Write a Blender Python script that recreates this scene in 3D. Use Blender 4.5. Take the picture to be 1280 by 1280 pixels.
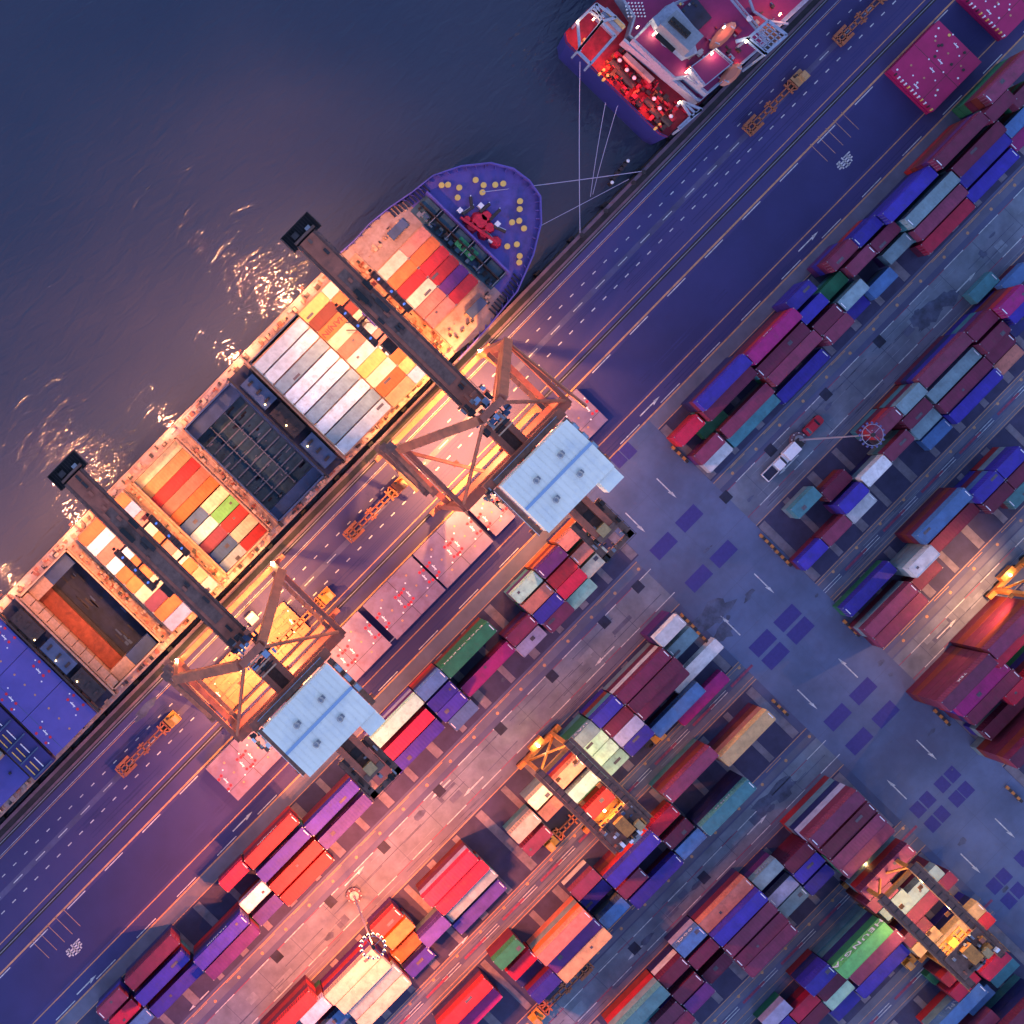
import bpy, math, random
from mathutils import Vector
random.seed(7)
for o in list(bpy.data.objects): bpy.data.objects.remove(o)
scn = bpy.context.scene
COL = scn.collection
# ------------------------------------------------------------------ camera
# world X runs along the quay, world Y from the yard towards the water, metres
CAM_H = 320.0; FPX = 2128.0; SG = 6.65            # camera height, focal length in photo pixels, px per metre on the ground
NX, NY = 248.0, 600.0; ANG = math.radians(45.6)
CA, SA = math.cos(ANG), math.sin(ANG)
cam_d = bpy.data.cameras.new('camera'); cam = bpy.data.objects.new('camera', cam_d); COL.objects.link(cam)
cam.location = (0, 0, CAM_H); cam.rotation_euler = (0, 0, -ANG)
cam_d.sensor_width = 36; cam_d.lens = FPX/1280*36
cam_d.shift_x = (640-NX)/1280; cam_d.shift_y = -(640-NY)/1280
cam_d.clip_start = 1; cam_d.clip_end = 6000
scn.camera = cam
# ------------------------------------------------------------------ world and light
w = bpy.data.worlds.new('World'); scn.world = w; w.use_nodes = True
nt = w.node_tree; nt.nodes.clear()
sky = nt.nodes.new('ShaderNodeTexSky'); sky.sky_type = 'NISHITA'; sky.sun_disc = False
sky.sun_elevation = math.radians(6.0); sky.sun_rotation = math.radians(250); sky.dust_density = 0.0; sky.air_density = 0.8
tint = nt.nodes.new('ShaderNodeMix'); tint.data_type = 'RGBA'; tint.blend_type = 'MULTIPLY'; tint.inputs[0].default_value = 1
tint.inputs[7].default_value = (1.12, 1.02, 1.36, 1)
bg = nt.nodes.new('ShaderNodeBackground'); bg.inputs[1].default_value = 0.15
wo = nt.nodes.new('ShaderNodeOutputWorld')
nt.links.new(sky.outputs[0], tint.inputs[6]); nt.links.new(tint.outputs[2], bg.inputs[0]); nt.links.new(bg.outputs[0], wo.inputs[0])
sd = bpy.data.lights.new('evening_sun', 'SUN'); sd.energy = 0.12; sd.angle = math.radians(25); sd.color = (0.62, 0.55, 1.0)
so = bpy.data.objects.new('evening_sun', sd); COL.objects.link(so); so.rotation_euler = (math.radians(35), math.radians(-28), 0)
scn.view_settings.view_transform = 'Standard'; scn.view_settings.look = 'None'
scn.view_settings.exposure = 1.68; scn.view_settings.gamma = 1; scn.view_settings.use_curve_mapping = False
scn.cycles.max_bounces = 4; scn.cycles.diffuse_bounces = 1; scn.cycles.glossy_bounces = 2
scn.cycles.sample_clamp_indirect = 4

# ------------------------------------------------------------------ helpers
def G(px, py, z=0.0):
    """the place at height z that the photo shows at px, py"""
    k = (CAM_H - z)/FPX
    dx = (px-NX)*k; dy = (py-NY)*k
    return (dx*CA - dy*SA, -(dx*SA + dy*CA))
def U(u, z=0.0): return (u + 255.2)*(CAM_H-z)/FPX      # along the quay, from photo px in the quay frame
def V(v, z=0.0): return -(v - 597.0)*(CAM_H-z)/FPX

def new_mat(name, base, rough=0.6, metal=0.0, noise=0.0, nscale=2.0, bump=0.0, bscale=8.0, vary=0.0, emit=None, estr=1.0,
            coat=0.0, dirt=None, dirt_scale=0.6, dirt_lo=0.5, dirt_hi=0.7):
    m = bpy.data.materials.new(name); m.use_nodes = True
    t = m.node_tree; b = t.nodes['Principled BSDF']; N = t.nodes.new; Lk = t.links.new
    b.inputs['Base Color'].default_value = (*base, 1); b.inputs['Roughness'].default_value = rough
    b.inputs['Metallic'].default_value = metal
    tc = N('ShaderNodeTexCoord'); co = tc.outputs['Object']
    if vary or noise:
        oi = N('ShaderNodeObjectInfo')
        ad = N('ShaderNodeVectorMath'); ad.operation = 'ADD'
        ml = N('ShaderNodeMath'); ml.operation = 'MULTIPLY'; ml.inputs[1].default_value = 37.0
        Lk(oi.outputs['Random'], ml.inputs[0]); Lk(co, ad.inputs[0]); Lk(ml.outputs[0], ad.inputs[1]); co = ad.outputs[0]
    col = None
    hs = N('ShaderNodeHueSaturation'); hs.inputs['Color'].default_value = (*base, 1)
    val = None
    if noise:
        nz = N('ShaderNodeTexNoise'); nz.inputs['Scale'].default_value = nscale; nz.inputs['Detail'].default_value = 6
        nz.inputs['Roughness'].default_value = 0.62
        Lk(co, nz.inputs['Vector'])
        mr = N('ShaderNodeMapRange'); mr.inputs[1].default_value = 0.3; mr.inputs[2].default_value = 0.7
        mr.inputs[3].default_value = 1-noise; mr.inputs[4].default_value = 1+noise
        Lk(nz.outputs[0], mr.inputs[0]); val = mr.outputs[0]
    if vary:
        mv = N('ShaderNodeMapRange'); mv.inputs[3].default_value = 1-vary; mv.inputs[4].default_value = 1+vary
        Lk(oi.outputs['Random'], mv.inputs[0])
        if val is not None:
            mm = N('ShaderNodeMath'); mm.operation = 'MULTIPLY'; Lk(val, mm.inputs[0]); Lk(mv.outputs[0], mm.inputs[1]); val = mm.outputs[0]
        else: val = mv.outputs[0]
    if val is not None:
        Lk(val, hs.inputs['Value']); col = hs.outputs[0]
    if dirt:
        nd = N('ShaderNodeTexNoise'); nd.inputs['Scale'].default_value = dirt_scale; nd.inputs['Detail'].default_value = 8
        nd.inputs['Roughness'].default_value = 0.7
        Lk(co, nd.inputs['Vector'])
        md = N('ShaderNodeMapRange'); md.inputs[1].default_value = dirt_lo; md.inputs[2].default_value = dirt_hi; md.inputs[4].default_value = 0.75
        Lk(nd.outputs[0], md.inputs[0])
        mx = N('ShaderNodeMix'); mx.data_type = 'RGBA'; Lk(md.outputs[0], mx.inputs[0])
        if col is not None: Lk(col, mx.inputs[6])
        else: mx.inputs[6].default_value = (*base, 1)
        mx.inputs[7].default_value = (*dirt, 1); col = mx.outputs[2]
    if col is not None: Lk(col, b.inputs['Base Color'])
    if bump:
        nb = N('ShaderNodeTexNoise'); nb.inputs['Scale'].default_value = bscale; nb.inputs['Detail'].default_value = 4
        Lk(tc.outputs['Object'], nb.inputs['Vector'])
        bp = N('ShaderNodeBump'); bp.inputs['Strength'].default_value = bump; bp.inputs['Distance'].default_value = 0.1
        Lk(nb.outputs[0], bp.inputs['Height']); Lk(bp.outputs[0], b.inputs['Normal'])
    if emit:
        b.inputs['Emission Color'].default_value = (*emit, 1); b.inputs['Emission Strength'].default_value = estr
    return m

M = {}
# container paints
PAINT = dict(maroon=(.17,.014,.055), red=(.46,.018,.025), crimson=(.46,.010,.05), magenta=(.36,.010,.16), blue=(.04,.024,.34),
    azure=(.08,.19,.42), navy=(.016,.018,.13), grey=(.22,.34,.38), white=(.62,.62,.62), teal=(.08,.28,.32), green=(.02,.17,.075),
    lime=(.12,.42,.12), mint=(.35,.60,.45), orange=(.62,.14,.035), tan=(.60,.36,.16), cream=(.66,.58,.40), beige=(.40,.34,.27), yellow=(.62,.46,.14), salmon=(.50,.17,.12),
    pink=(.24,.035,.09), purple=(.12,.02,.17), violet=(.09,.05,.36), lavender=(.36,.36,.52), rust=(.24,.03,.02))
PAINT['silver']=(.44,.58,.62)
for k in ('maroon','blue','azure','grey','teal','pink','purple','violet','magenta','rust','navy'): PAINT[k]=tuple(a*.82 for a in PAINT[k])
for k, c in PAINT.items():
    M['c_'+k] = new_mat('paint_'+k, c, 0.62, noise=.22, nscale=.6, vary=.22, bump=.1, bscale=3,
                        dirt=(c[0]*.55+.03, c[1]*.55+.022, c[2]*.55+.02), dirt_scale=.9, dirt_lo=.52, dirt_hi=.72)
M['black'] = new_mat('rubber_black', (.012,.012,.014), .8)
M['dark'] = new_mat('dark_steel', (.045,.035,.035), .55, .3, noise=.3, nscale=1.5)
M['steel'] = new_mat('grey_steel', (.28,.28,.30), .5, .4, noise=.15)
M['crane'] = new_mat('crane_red_oxide', (.40,.115,.065), .5, noise=.22, nscale=.5, dirt=(.10,.05,.04), dirt_scale=.35)
M['cranedk'] = new_mat('crane_walkway_dark', (.17,.085,.065), .7, noise=.35, nscale=1.2)
M['rtg'] = new_mat('gantry_yellow', (.55,.20,.04), .5, noise=.2, dirt=(.14,.06,.02))
M['rtgdk'] = new_mat('gantry_girder_brown', (.13,.06,.045), .55, noise=.3)
M['roofblue'] = new_mat('machine_house_sheet', (.90,.86,.72), .5, noise=.07, nscale=.35, dirt=(.62,.66,.66), dirt_scale=.25, dirt_lo=.5, dirt_hi=.75)
M['ridge'] = new_mat('ridge_blue', (.28,.40,.58), .5)
M['white'] = new_mat('white_paint', (.78,.78,.80), .5, noise=.08)
M['line'] = new_mat('road_paint_white', (.50,.52,.52), .6, noise=.4, nscale=1.5)
M['lineo'] = new_mat('road_paint_orange', (.50,.26,.13), .6, noise=.3, nscale=1.2)
M['linep'] = new_mat('road_paint_red', (.24,.045,.10), .7, noise=.3)
M['padpaint'] = new_mat('painted_pad_blue', (.040,.034,.19), .7, noise=.12)
M['tyre'] = M['black']
M['glass'] = new_mat('window_glass', (.02,.03,.05), .1)
M['deckblue'] = new_mat('foredeck_blue', (.11,.085,.36), .6, noise=.12, nscale=.3, dirt=(.06,.05,.16), dirt_scale=.2)
M['hullblue'] = new_mat('hull_navy', (.035,.03,.17), .45, noise=.15, nscale=.2)
M['deckbuff'] = new_mat('deck_buff', (.40,.27,.24), .65, noise=.25, nscale=.5, dirt=(.20,.09,.07), dirt_scale=.4)
M['coaming'] = new_mat('coaming_buff', (.46,.24,.15), .6, noise=.3, nscale=1.0, dirt=(.2,.08,.04), dirt_scale=1.2)
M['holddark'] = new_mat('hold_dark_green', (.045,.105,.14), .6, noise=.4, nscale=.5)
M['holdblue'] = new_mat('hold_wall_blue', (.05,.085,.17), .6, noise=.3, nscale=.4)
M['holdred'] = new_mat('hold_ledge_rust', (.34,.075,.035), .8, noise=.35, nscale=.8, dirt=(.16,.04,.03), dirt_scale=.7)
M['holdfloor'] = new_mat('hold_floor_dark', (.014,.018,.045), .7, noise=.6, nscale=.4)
M['sand'] = new_mat('hold_lining_sand', (.62,.36,.22), .7, noise=.2)
M['hatchp'] = new_mat('hatch_cover_mauve', (.20,.15,.23), .6, noise=.2, nscale=.35, dirt=(.15,.07,.10), dirt_scale=.3)
M['hatchb'] = new_mat('hatch_cover_blue', (.085,.075,.34), .6, noise=.12, nscale=.3)
M['hatchm'] = new_mat('hatch_cover_magenta', (.40,.010,.10), .55, noise=.16, nscale=.3)
M['reddot'] = new_mat('socket_red', (.62,.02,.04), .6)
M['bollard'] = new_mat('bollard_yellow', (.78,.52,.12), .5)
M['winch'] = new_mat('windlass_red', (.55,.015,.04), .5, noise=.3, nscale=1.5)
M['greenm'] = new_mat('machinery_green', (.03,.30,.12), .6, noise=.5, nscale=1.5)
M['shipred'] = new_mat('aft_deck_red', (.36,.015,.035), .6, noise=.35, nscale=.6, dirt=(.10,.01,.02), dirt_scale=.4)
M['shipmag'] = new_mat('house_deck_plum', (.22,.012,.09), .6, noise=.15, nscale=.3)
M['shipwhite'] = new_mat('house_white', (.26,.30,.40), .5, noise=.2)
M['funnel'] = new_mat('funnel_grey', (.22,.24,.27), .5, noise=.15)
M['lifeboat'] = new_mat('lifeboat_orange', (.46,.15,.10), .4)
M['rope'] = new_mat('mooring_rope', (.42,.40,.55), .9)
M['tractor'] = new_mat('tractor_yellow', (.62,.30,.05), .45, noise=.15)
M['chassis'] = new_mat('trailer_orange', (.36,.11,.04), .5, noise=.25)
M['carred'] = new_mat('car_red', (.40,.012,.03), .3, noise=.05)
M['pole'] = new_mat('galvanised_pole', (.36,.34,.42), .4, .5)
M['lampoff'] = new_mat('floodlight_housing', (.10,.10,.26), .5)
M['lampw'] = new_mat('lamp_warm_lit', (.9,.6,.3), .5, emit=(1,.62,.25), estr=5)
M['lampb'] = new_mat('lamp_blue_lit', (.2,.3,.7), .5, emit=(.10,.22,.8), estr=.25)
M['lampr'] = new_mat('lamp_hot_lit', (.9,.4,.3), .5, emit=(1,.75,.45), estr=5)
# ground
M['concrete'] = new_mat('yard_concrete', (.080,.095,.18), .75, noise=.28, nscale=.05, bump=.08, dirt=(.058,.060,.125), dirt_scale=.035, dirt_lo=.45, dirt_hi=.65)
M['aisle'] = new_mat('aisle_concrete', (.092,.125,.225), .75, noise=.30, nscale=.09, bump=.05, dirt=(.075,.085,.155), dirt_scale=.05, dirt_lo=.5, dirt_hi=.68)
M['road'] = new_mat('lane_concrete', (.15,.18,.23), .75, noise=.32, nscale=.22, dirt=(.07,.08,.135), dirt_scale=.06, dirt_lo=.45, dirt_hi=.7)
M['asphalt'] = new_mat('quay_asphalt', (.044,.041,.150), .8, noise=.24, nscale=.08, bump=.15, bscale=4, dirt=(.042,.033,.10), dirt_scale=.04, dirt_lo=.45, dirt_hi=.62)
M['asphaltd'] = new_mat('storage_strip_asphalt', (.028,.030,.122), .8, noise=.2, nscale=.06, bump=.15, bscale=4)
M['pad'] = new_mat('block_asphalt', (.040,.038,.090), .8, noise=.25, nscale=.4)
M['sleeper'] = new_mat('concrete_sleeper', (.17,.15,.18), .8, noise=.3, nscale=.6)
M['pave'] = new_mat('runway_concrete', (.12,.125,.18), .8, noise=.22, nscale=.2)
M['kerb'] = new_mat('quay_kerb', (.14,.09,.12), .8, noise=.3, nscale=.5)
M['fender'] = new_mat('quay_edge_dark', (.02,.018,.022), .8, noise=.5, nscale=.5)
M['wear'] = new_mat('tyre_polished_lane', (.075,.07,.15), .65, noise=.3, nscale=.3)

class MB:
    def __init__(s): s.v=[]; s.f=[]; s.m=[]; s.ml=[]
    def mi(s, m):
        if m not in s.ml: s.ml.append(m)
        return s.ml.index(m)
    def add(s, vs, fs, m):
        k=len(s.v); i=s.mi(m); s.v+=[tuple(p) for p in vs]
        for f in fs: s.f.append(tuple(k+j for j in f)); s.m.append(i)
        return s
    def box(s, x0,x1,y0,y1,z0,z1,m):
        if x0>x1: x0,x1=x1,x0
        if y0>y1: y0,y1=y1,y0
        if z0>z1: z0,z1=z1,z0
        return s.add([(x0,y0,z0),(x1,y0,z0),(x1,y1,z0),(x0,y1,z0),(x0,y0,z1),(x1,y0,z1),(x1,y1,z1),(x0,y1,z1)],
              [(0,3,2,1),(4,5,6,7),(0,1,5,4),(1,2,6,5),(2,3,7,6),(3,0,4,7)], m)
    def cb(s, cx,cy,z0,lx,ly,lz,m): return s.box(cx-lx/2,cx+lx/2,cy-ly/2,cy+ly/2,z0,z0+lz,m)
    def rect(s, x0,x1,y0,y1,z,m):
        if x0>x1: x0,x1=x1,x0
        if y0>y1: y0,y1=y1,y0
        return s.add([(x0,y0,z),(x1,y0,z),(x1,y1,z),(x0,y1,z)],[(0,1,2,3)],m)
    def beam(s, p, q, w_, h_, m):
        p=Vector(p); q=Vector(q); d=(q-p).normalized()
        up=Vector((0,0,1)) if abs(d.z)<.95 else Vector((0,1,0))
        a=d.cross(up).normalized()*w_/2; b=a.cross(d).normalized()*h_/2
        vs=[p-a-b,p+a-b,p+a+b,p-a+b,q-a-b,q+a-b,q+a+b,q-a+b]
        return s.add(vs,[(0,3,2,1),(4,5,6,7),(0,1,5,4),(1,2,6,5),(2,3,7,6),(3,0,4,7)][::1],m)
    def cyl(s, p, q, r, m, n=8, r2=None):
        p=Vector(p); q=Vector(q); d=(q-p).normalized(); r2=r if r2 is None else r2
        up=Vector((0,0,1)) if abs(d.z)<.95 else Vector((0,1,0))
        a=d.cross(up).normalized(); b=a.cross(d)
        vs=[p+(a*math.cos(t)+b*math.sin(t))*r for t in [2*math.pi*i/n for i in range(n)]]+[q+(a*math.cos(t)+b*math.sin(t))*r2 for t in [2*math.pi*i/n for i in range(n)]]
        fs=[(i,(i+1)%n,n+(i+1)%n,n+i) for i in range(n)]+[tuple(range(n))[::-1],tuple(range(n,2*n))]
        return s.add(vs,fs,m)
    def prism(s, pts, z0, z1, m, pts2=None):
        n=len(pts); pts2=pts2 or pts
        vs=[(x,y,z0) for x,y in pts2]+[(x,y,z1) for x,y in pts]
        return s.add(vs,[tuple(range(n)),tuple(range(n,2*n))]+[(i,(i+1)%n,n+(i+1)%n,n+i) for i in range(n)],m)
    def ball(s, c, r, m, n=8, k=4, sz=1.0):
        vs=[]; fs=[]
        for i in range(k+1):
            t=math.pi*i/k
            for j in range(n):
                a=2*math.pi*j/n; vs.append((c[0]+r*math.sin(t)*math.cos(a), c[1]+r*math.sin(t)*math.sin(a), c[2]+r*sz*math.cos(t)))
        for i in range(k):
            for j in range(n): fs.append((i*n+j,(i+1)*n+j,(i+1)*n+(j+1)%n,i*n+(j+1)%n))
        return s.add(vs,fs,m)
    def mesh(s, name, off=(0,0,0)):
        me=bpy.data.meshes.new(name)
        me.from_pydata([(x-off[0],y-off[1],z-off[2]) for x,y,z in s.v],[],s.f)
        for m in s.ml: me.materials.append(M[m])
        me.polygons.foreach_set('material_index', s.m); me.update(); return me
    def build(s, name, parent=None, loc=None):
        """geometry is given in world metres; the object's origin is its parent's base (or loc)"""
        base = BASE.get(parent.name) if parent else (loc or (0,0,0))
        o=bpy.data.objects.new(name, s.mesh(name, base)); COL.objects.link(o)
        if parent: o.parent=parent
        else: o.location=base
        BASE[o.name]=base
        return o
BASE={}
def tag(o, label, cat, group=None):
    o['label']=label; o['category']=cat
    if group: o['group']=group
    return o
def thing(name, label, cat, loc, group=None):
    o=bpy.data.objects.new(name, None); o.location=loc; COL.objects.link(o); o.empty_display_size=1
    BASE[o.name]=tuple(loc); return tag(o,label,cat,group)
def struct(name, mb, kind='structure'):
    o=mb.build(name); o['kind']=kind; return o
def lamp(name, loc, energy, color, r=.6, spot=None, target=None, parent=None):
    d=bpy.data.lights.new(name,'SPOT' if spot else 'POINT'); d.energy=energy; d.color=color; d.shadow_soft_size=r
    if spot: d.spot_size=math.radians(spot); d.spot_blend=.5
    o=bpy.data.objects.new(name,d); COL.objects.link(o); o.location=loc
    if target:
        o.rotation_euler=(Vector(target)-Vector(loc)).to_track_quat('-Z','Y').to_euler()
    if parent:
        o.parent=parent; b=BASE[parent.name]; o.location=(loc[0]-b[0],loc[1]-b[1],loc[2]-b[2])
    return o
def lettering(text, size, loc, parent, mat='white', stretch=1.0, spacing=1.0, rot=(math.pi/2,0,math.pi)):
    c=bpy.data.curves.new('lettering','FONT'); c.body=text; c.size=size; c.align_x='CENTER'; c.align_y='CENTER'; c.space_character=spacing; c.resolution_u=1
    c.offset=size*.02
    t=bpy.data.objects.new('tmp',c); COL.objects.link(t)
    dg=bpy.context.evaluated_depsgraph_get(); me=bpy.data.meshes.new_from_object(t.evaluated_get(dg)); bpy.data.objects.remove(t)
    me.materials.clear(); me.materials.append(M[mat])
    o=bpy.data.objects.new('lettering',me); COL.objects.link(o)
    b=BASE[parent.name]; o.parent=parent; o.location=(loc[0]-b[0],loc[1]-b[1],loc[2]-b[2]); o.rotation_euler=rot; o.scale=(stretch,1,1)
    return o
CR=11500; RTGE=3800; MASTE=92000; S2E=0.4; MAXYARD=222
# ------------------------------------------------------------------ water and ground
def water_mat():
    m=new_mat('harbour_water',(.040,.052,.066),.05)
    t=m.node_tree; b=t.nodes['Principled BSDF']; N=t.nodes.new; Lk=t.links.new
    tc=N('ShaderNodeTexCoord'); mp=N('ShaderNodeMapping'); mp.inputs['Rotation'].default_value=(0,0,math.radians(28)); mp.inputs['Scale'].default_value=(.16,.42,1)
    Lk(tc.outputs['Object'],mp.inputs[0])
    n1=N('ShaderNodeTexNoise'); n1.inputs['Scale'].default_value=1.1; n1.inputs['Detail'].default_value=2.5; n1.inputs['Roughness'].default_value=.5; n1.inputs['Distortion'].default_value=.8
    Lk(mp.outputs[0],n1.inputs[0])
    mp2=N('ShaderNodeMapping'); mp2.inputs['Rotation'].default_value=(0,0,math.radians(28)); mp2.inputs['Scale'].default_value=(.9,2.2,1)
    Lk(tc.outputs['Object'],mp2.inputs[0])
    n2=N('ShaderNodeTexNoise'); n2.inputs['Scale'].default_value=.9; n2.inputs['Detail'].default_value=1.5; n2.inputs['Distortion'].default_value=.6; Lk(mp2.outputs[0],n2.inputs[0])
    a=N('ShaderNodeMath'); a.operation='MULTIPLY_ADD'; a.inputs[1].default_value=.22
    Lk(n2.outputs[0],a.inputs[0]); Lk(n1.outputs[0],a.inputs[2])
    bp=N('ShaderNodeBump'); bp.inputs['Strength'].default_value=1.0; bp.inputs['Distance'].default_value=.42
    Lk(a.outputs[0],bp.inputs['Height']); Lk(bp.outputs[0],b.inputs['Normal'])
    # silt clouds in the water
    n3=N('ShaderNodeTexNoise'); n3.inputs['Scale'].default_value=.018; n3.inputs['Detail'].default_value=5; Lk(tc.outputs['Object'],n3.inputs[0])
    mr=N('ShaderNodeMapRange'); mr.inputs[1].default_value=.35; mr.inputs[2].default_value=.7; Lk(n3.outputs[0],mr.inputs[0])
    mx=N('ShaderNodeMix'); mx.data_type='RGBA'; mx.inputs[6].default_value=(.034,.046,.078,1); mx.inputs[7].default_value=(.056,.060,.088,1)
    Lk(mr.outputs[0],mx.inputs[0]); Lk(mx.outputs[2],b.inputs['Base Color'])
    return m
M['water']=water_mat()
struct('water', MB().rect(-900,900,V(722)+.2,900,-3,'water'))
QY=V(722)
struct('ground', MB().box(-900,900,-900,QY,-9,0,'concrete'))
def strip(name,v0,v1,m,u0=-1500,u1=2200,z=.004): return struct(name, MB().rect(U(u0),U(u1),V(v0),V(v1),z,m))
strip('quay_road',736,946,'asphalt')
strip('storage_strip',857,921,'asphaltd',z=.008)
strip('tyre_lane',781,788,'wear',z=.008)
struct('kerb', MB().box(-300,400,V(726),V(722),0,.25,'kerb').box(-300,400,V(736),V(733),0,.10,'kerb'))
strip('quay_apron',726,733,'fender',z=.006)
strip('pavement',946,964,'pave',z=.006)
# fenders on the quay face and rails of the ship-to-shore cranes
mb=MB()
x=-180
while x<300:
    mb.box(x,x+1.1,QY+.02,QY+.7,-2.4,-.3,'black'); x+=9
f=thing('quay_fenders','row of black rubber fenders along the quay face below the kerb','fender',(0,QY,0)); mb.build('fender_row',f)['kind']='stuff'
for vv,nm in ((738,'seaward'),(834,'landward')):
    mb=MB().rect(-300,400,V(vv-2.4),V(vv+2.4),.012,'fender'); yy=V(vv)
    mb.box(-300,400,yy-.07,yy+.07,.012,.06,'steel')
    tag(mb.build('crane_rail'), f'long {nm} crane rail in its dark trench parallel to the quay','rail','rails of the quay cranes')
# block grounds ------------------------------------------------------
# name, first edge v, last edge v
BL=[('quayside',964,1056),('second',1136,1238),('middle',1270,1356),('fourth',1423,1522),('outermost',1566,1652),('corner',1688,1790)]
AL,AR=55,192          # cross aisle between u=55 and u=192 (photo px along the quay)
struct('cross_aisle', MB().rect(U(AL),U(AR),V(946),V(1760),.008,'aisle'))
for nm,a,b in BL:
    for side,(u0,u1) in (('left',(-1000,AL-10 if nm!='quayside' else AL+8)),('right',(AR,1300))):
        mb=MB().rect(U(u0),U(u1),V(a),V(b),.010,'pad')
        mb.build('block_ground')['kind']='structure'
        mb=MB(); k=0
        uu = u1-6 if side=='left' else u0+6
        while u0<=uu<=u1 and k<44:
            wv=4.2 if k%2 else 5.6
            mb.box(U(uu-wv),U(uu+wv),V(a+2),V(b-2),0,.05,'sleeper')
            uu += (-44 if side=='left' else 44)*(1 if k%2 else .97); k+=1
        mb.build('block_sleepers')['kind']='structure'
# truck roads between the blocks
for a,b in ((1079,1121),(1374,1408)):
    for u0,u1 in ((-1200,AL),(AR,1500)): struct('road', MB().rect(U(u0),U(u1),V(a),V(b),.010,'road'))
for a,b in ((1121,1136),(1060,1071),(1408,1422),(1364,1372),(1238,1250),(1257,1270),(1524,1537),(1545,1566),(1652,1668),(1678,1688)):
    for u0,u1 in ((-1200,AL),(AR,1500)): struct('runway', MB().rect(U(u0),U(u1),V(a),V(b),.012,'pave'))
# markings -----------------------------------------------------------
Z=.018
def inais(u): return AL-2<u<AR+2
def line(name,v,wpx,m,u0=-1300,u1=1500,gap=False):
    mb=MB()
    if gap:
        mb.rect(U(u0),U(AL),V(v-wpx/2),V(v+wpx/2),Z,m); mb.rect(U(AR),U(u1),V(v-wpx/2),V(v+wpx/2),Z,m)
    else: mb.rect(U(u0),U(u1),V(v-wpx/2),V(v+wpx/2),Z,m)
    struct(name,mb)
def dashes(name,v,ln,per,wpx,m,ph=0,gap=False,z=Z+.004,u0=-1100,u1=1300):
    mb=MB(); u=u0+ph
    while u<u1:
        if not(gap and AL-8<u+ln/2<AR+8): mb.rect(U(u),U(u+ln),V(v-wpx/2),V(v+wpx/2),z,m)
        u+=per
    struct(name,mb)
dashes('lane_markings',769,5.6,19.9,1.15,'line'); dashes('lane_markings',800.7,6.2,19.9,1.3,'line',ph=6)
dashes('lane_markings',784.6,16,40,1.0,'line',ph=3)
line('lane_markings',751,.7,'lineo'); line('lane_markings',826,1.1,'lineo'); line('lane_markings',852,2.2,'lineo')
line('lane_markings',749,.5,'line')
dashes('lane_markings',855.2,32,67,1.2,'line',ph=12)
line('lane_markings',924.8,1.3,'lineo'); dashes('lane_markings',942.3,34,72,1.1,'line',ph=22); line('lane_markings',945.4,1.8,'lineo')
line('lane_markings',963.3,.9,'lineo',gap=True)
for vb in (1061.6,1360):
    dashes('lane_markings',vb,26,60,.8,'lineo',gap=True)
for v in (1078.7,1385,1120.5,1409.5):
    line('lane_markings',v,.9,'linep',gap=True); dashes('lane_markings',v,34,62,1.0,'line',ph=11,gap=True)
for v in (1135,1422,1238.6,1269,1060,1357,1523,1565.5): line('lane_markings',v,.9,'lineo',gap=True)
for v in (1253.6,1541,1673):
    dashes('lane_markings',v,38,68,3.2,'linep',ph=38,gap=True)
    dashes('lane_markings',v-1.6,30,68,.9,'line',gap=True); dashes('lane_markings',v+1.8,30,68,.9,'line',gap=True)
    line('lane_markings',v-11,.6,'lineo',gap=True); line('lane_markings',v+11,.6,'lineo',gap=True)
# small orange bay marks beside the runways
mb=MB()
for v in (1068,1244,1367,1531):
    u=-1000
    while u<1300:
        if not inais(u): mb.cyl((U(u),V(v),Z),(U(u),V(v),Z+.004),.32,'lineo',8)
        u+=42
struct('bay_markings',mb)
# arrows
def arrow(px,py,ang,L=3.0):
    x,y=G(px,py); c,s=math.cos(ang),math.sin(ang)
    pts=[(-L,-.11),(L*.15,-.11),(L*.10,-.42),(L*.75,0),(L*.25,.26),(L*.3,.11),(-L,.11)]
    MBa.prism([(x+a*c-b*s,y+a*s+b*c) for a,b in pts],Z,Z+.006,'line')
MBa=MB()
for p in ((385,849,0),(305,1025,0),(110,1229,0),(549,989,math.pi) ,(835,612,-math.pi/2),(911,780,math.pi/2),(957,731,-math.pi/2),
          (1011,876,-math.pi/2),(1058,833,math.pi/2),(1160,939,-math.pi/2),(1119,985,math.pi/2),(1215,1081,-math.pi/2),(1258,1037,-math.pi/2),
          (814,506,0),(1012,300,0),(1209,351,0),(754,822,math.pi),(590,985,math.pi),(984,583,math.pi),(1185,784,0),(795,1190,math.pi),(948,1029,0),
          (445,1093,0),(575,1180,0),(247,1253,math.pi),(500,790,0),(796,655,-math.pi/2)):
    arrow(p[0],p[1],p[2])
struct('lane_arrows',MBa)
# painted slots on the aisle
mb=MB()
def pad(px,py,w_=2.1,h_=1.5):
    x,y=G(px,py); mb.rect(x-w_,x+w_,y-h_,y+h_,Z,'padpaint')
for p in ((829.5,682.5),(861.5,648),(873.5,723),(904.5,692.5),(984.5,772.5),(1000.5,788),(953.5,804),(969.5,820),(1079,864),(1107,893),(1047,896.5),(1074,926.5)):
    pad(p[0],p[1],2.5,1.35)
for p in ((1190.5,968),(1178,980.5),(1207.5,987),(1196,998.5),(1159.5,999.5),(1147.5,1012),(1177.5,1017.5),(1165.5,1030),(1255,1095.5),(1243,1107.5),(1273,1113),(1261,1126),(1278,1073),
          (785.5,563.5),(773.5,574.5)): pad(p[0],p[1],1.15,1.3)
struct('painted_slots',mb)
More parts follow.
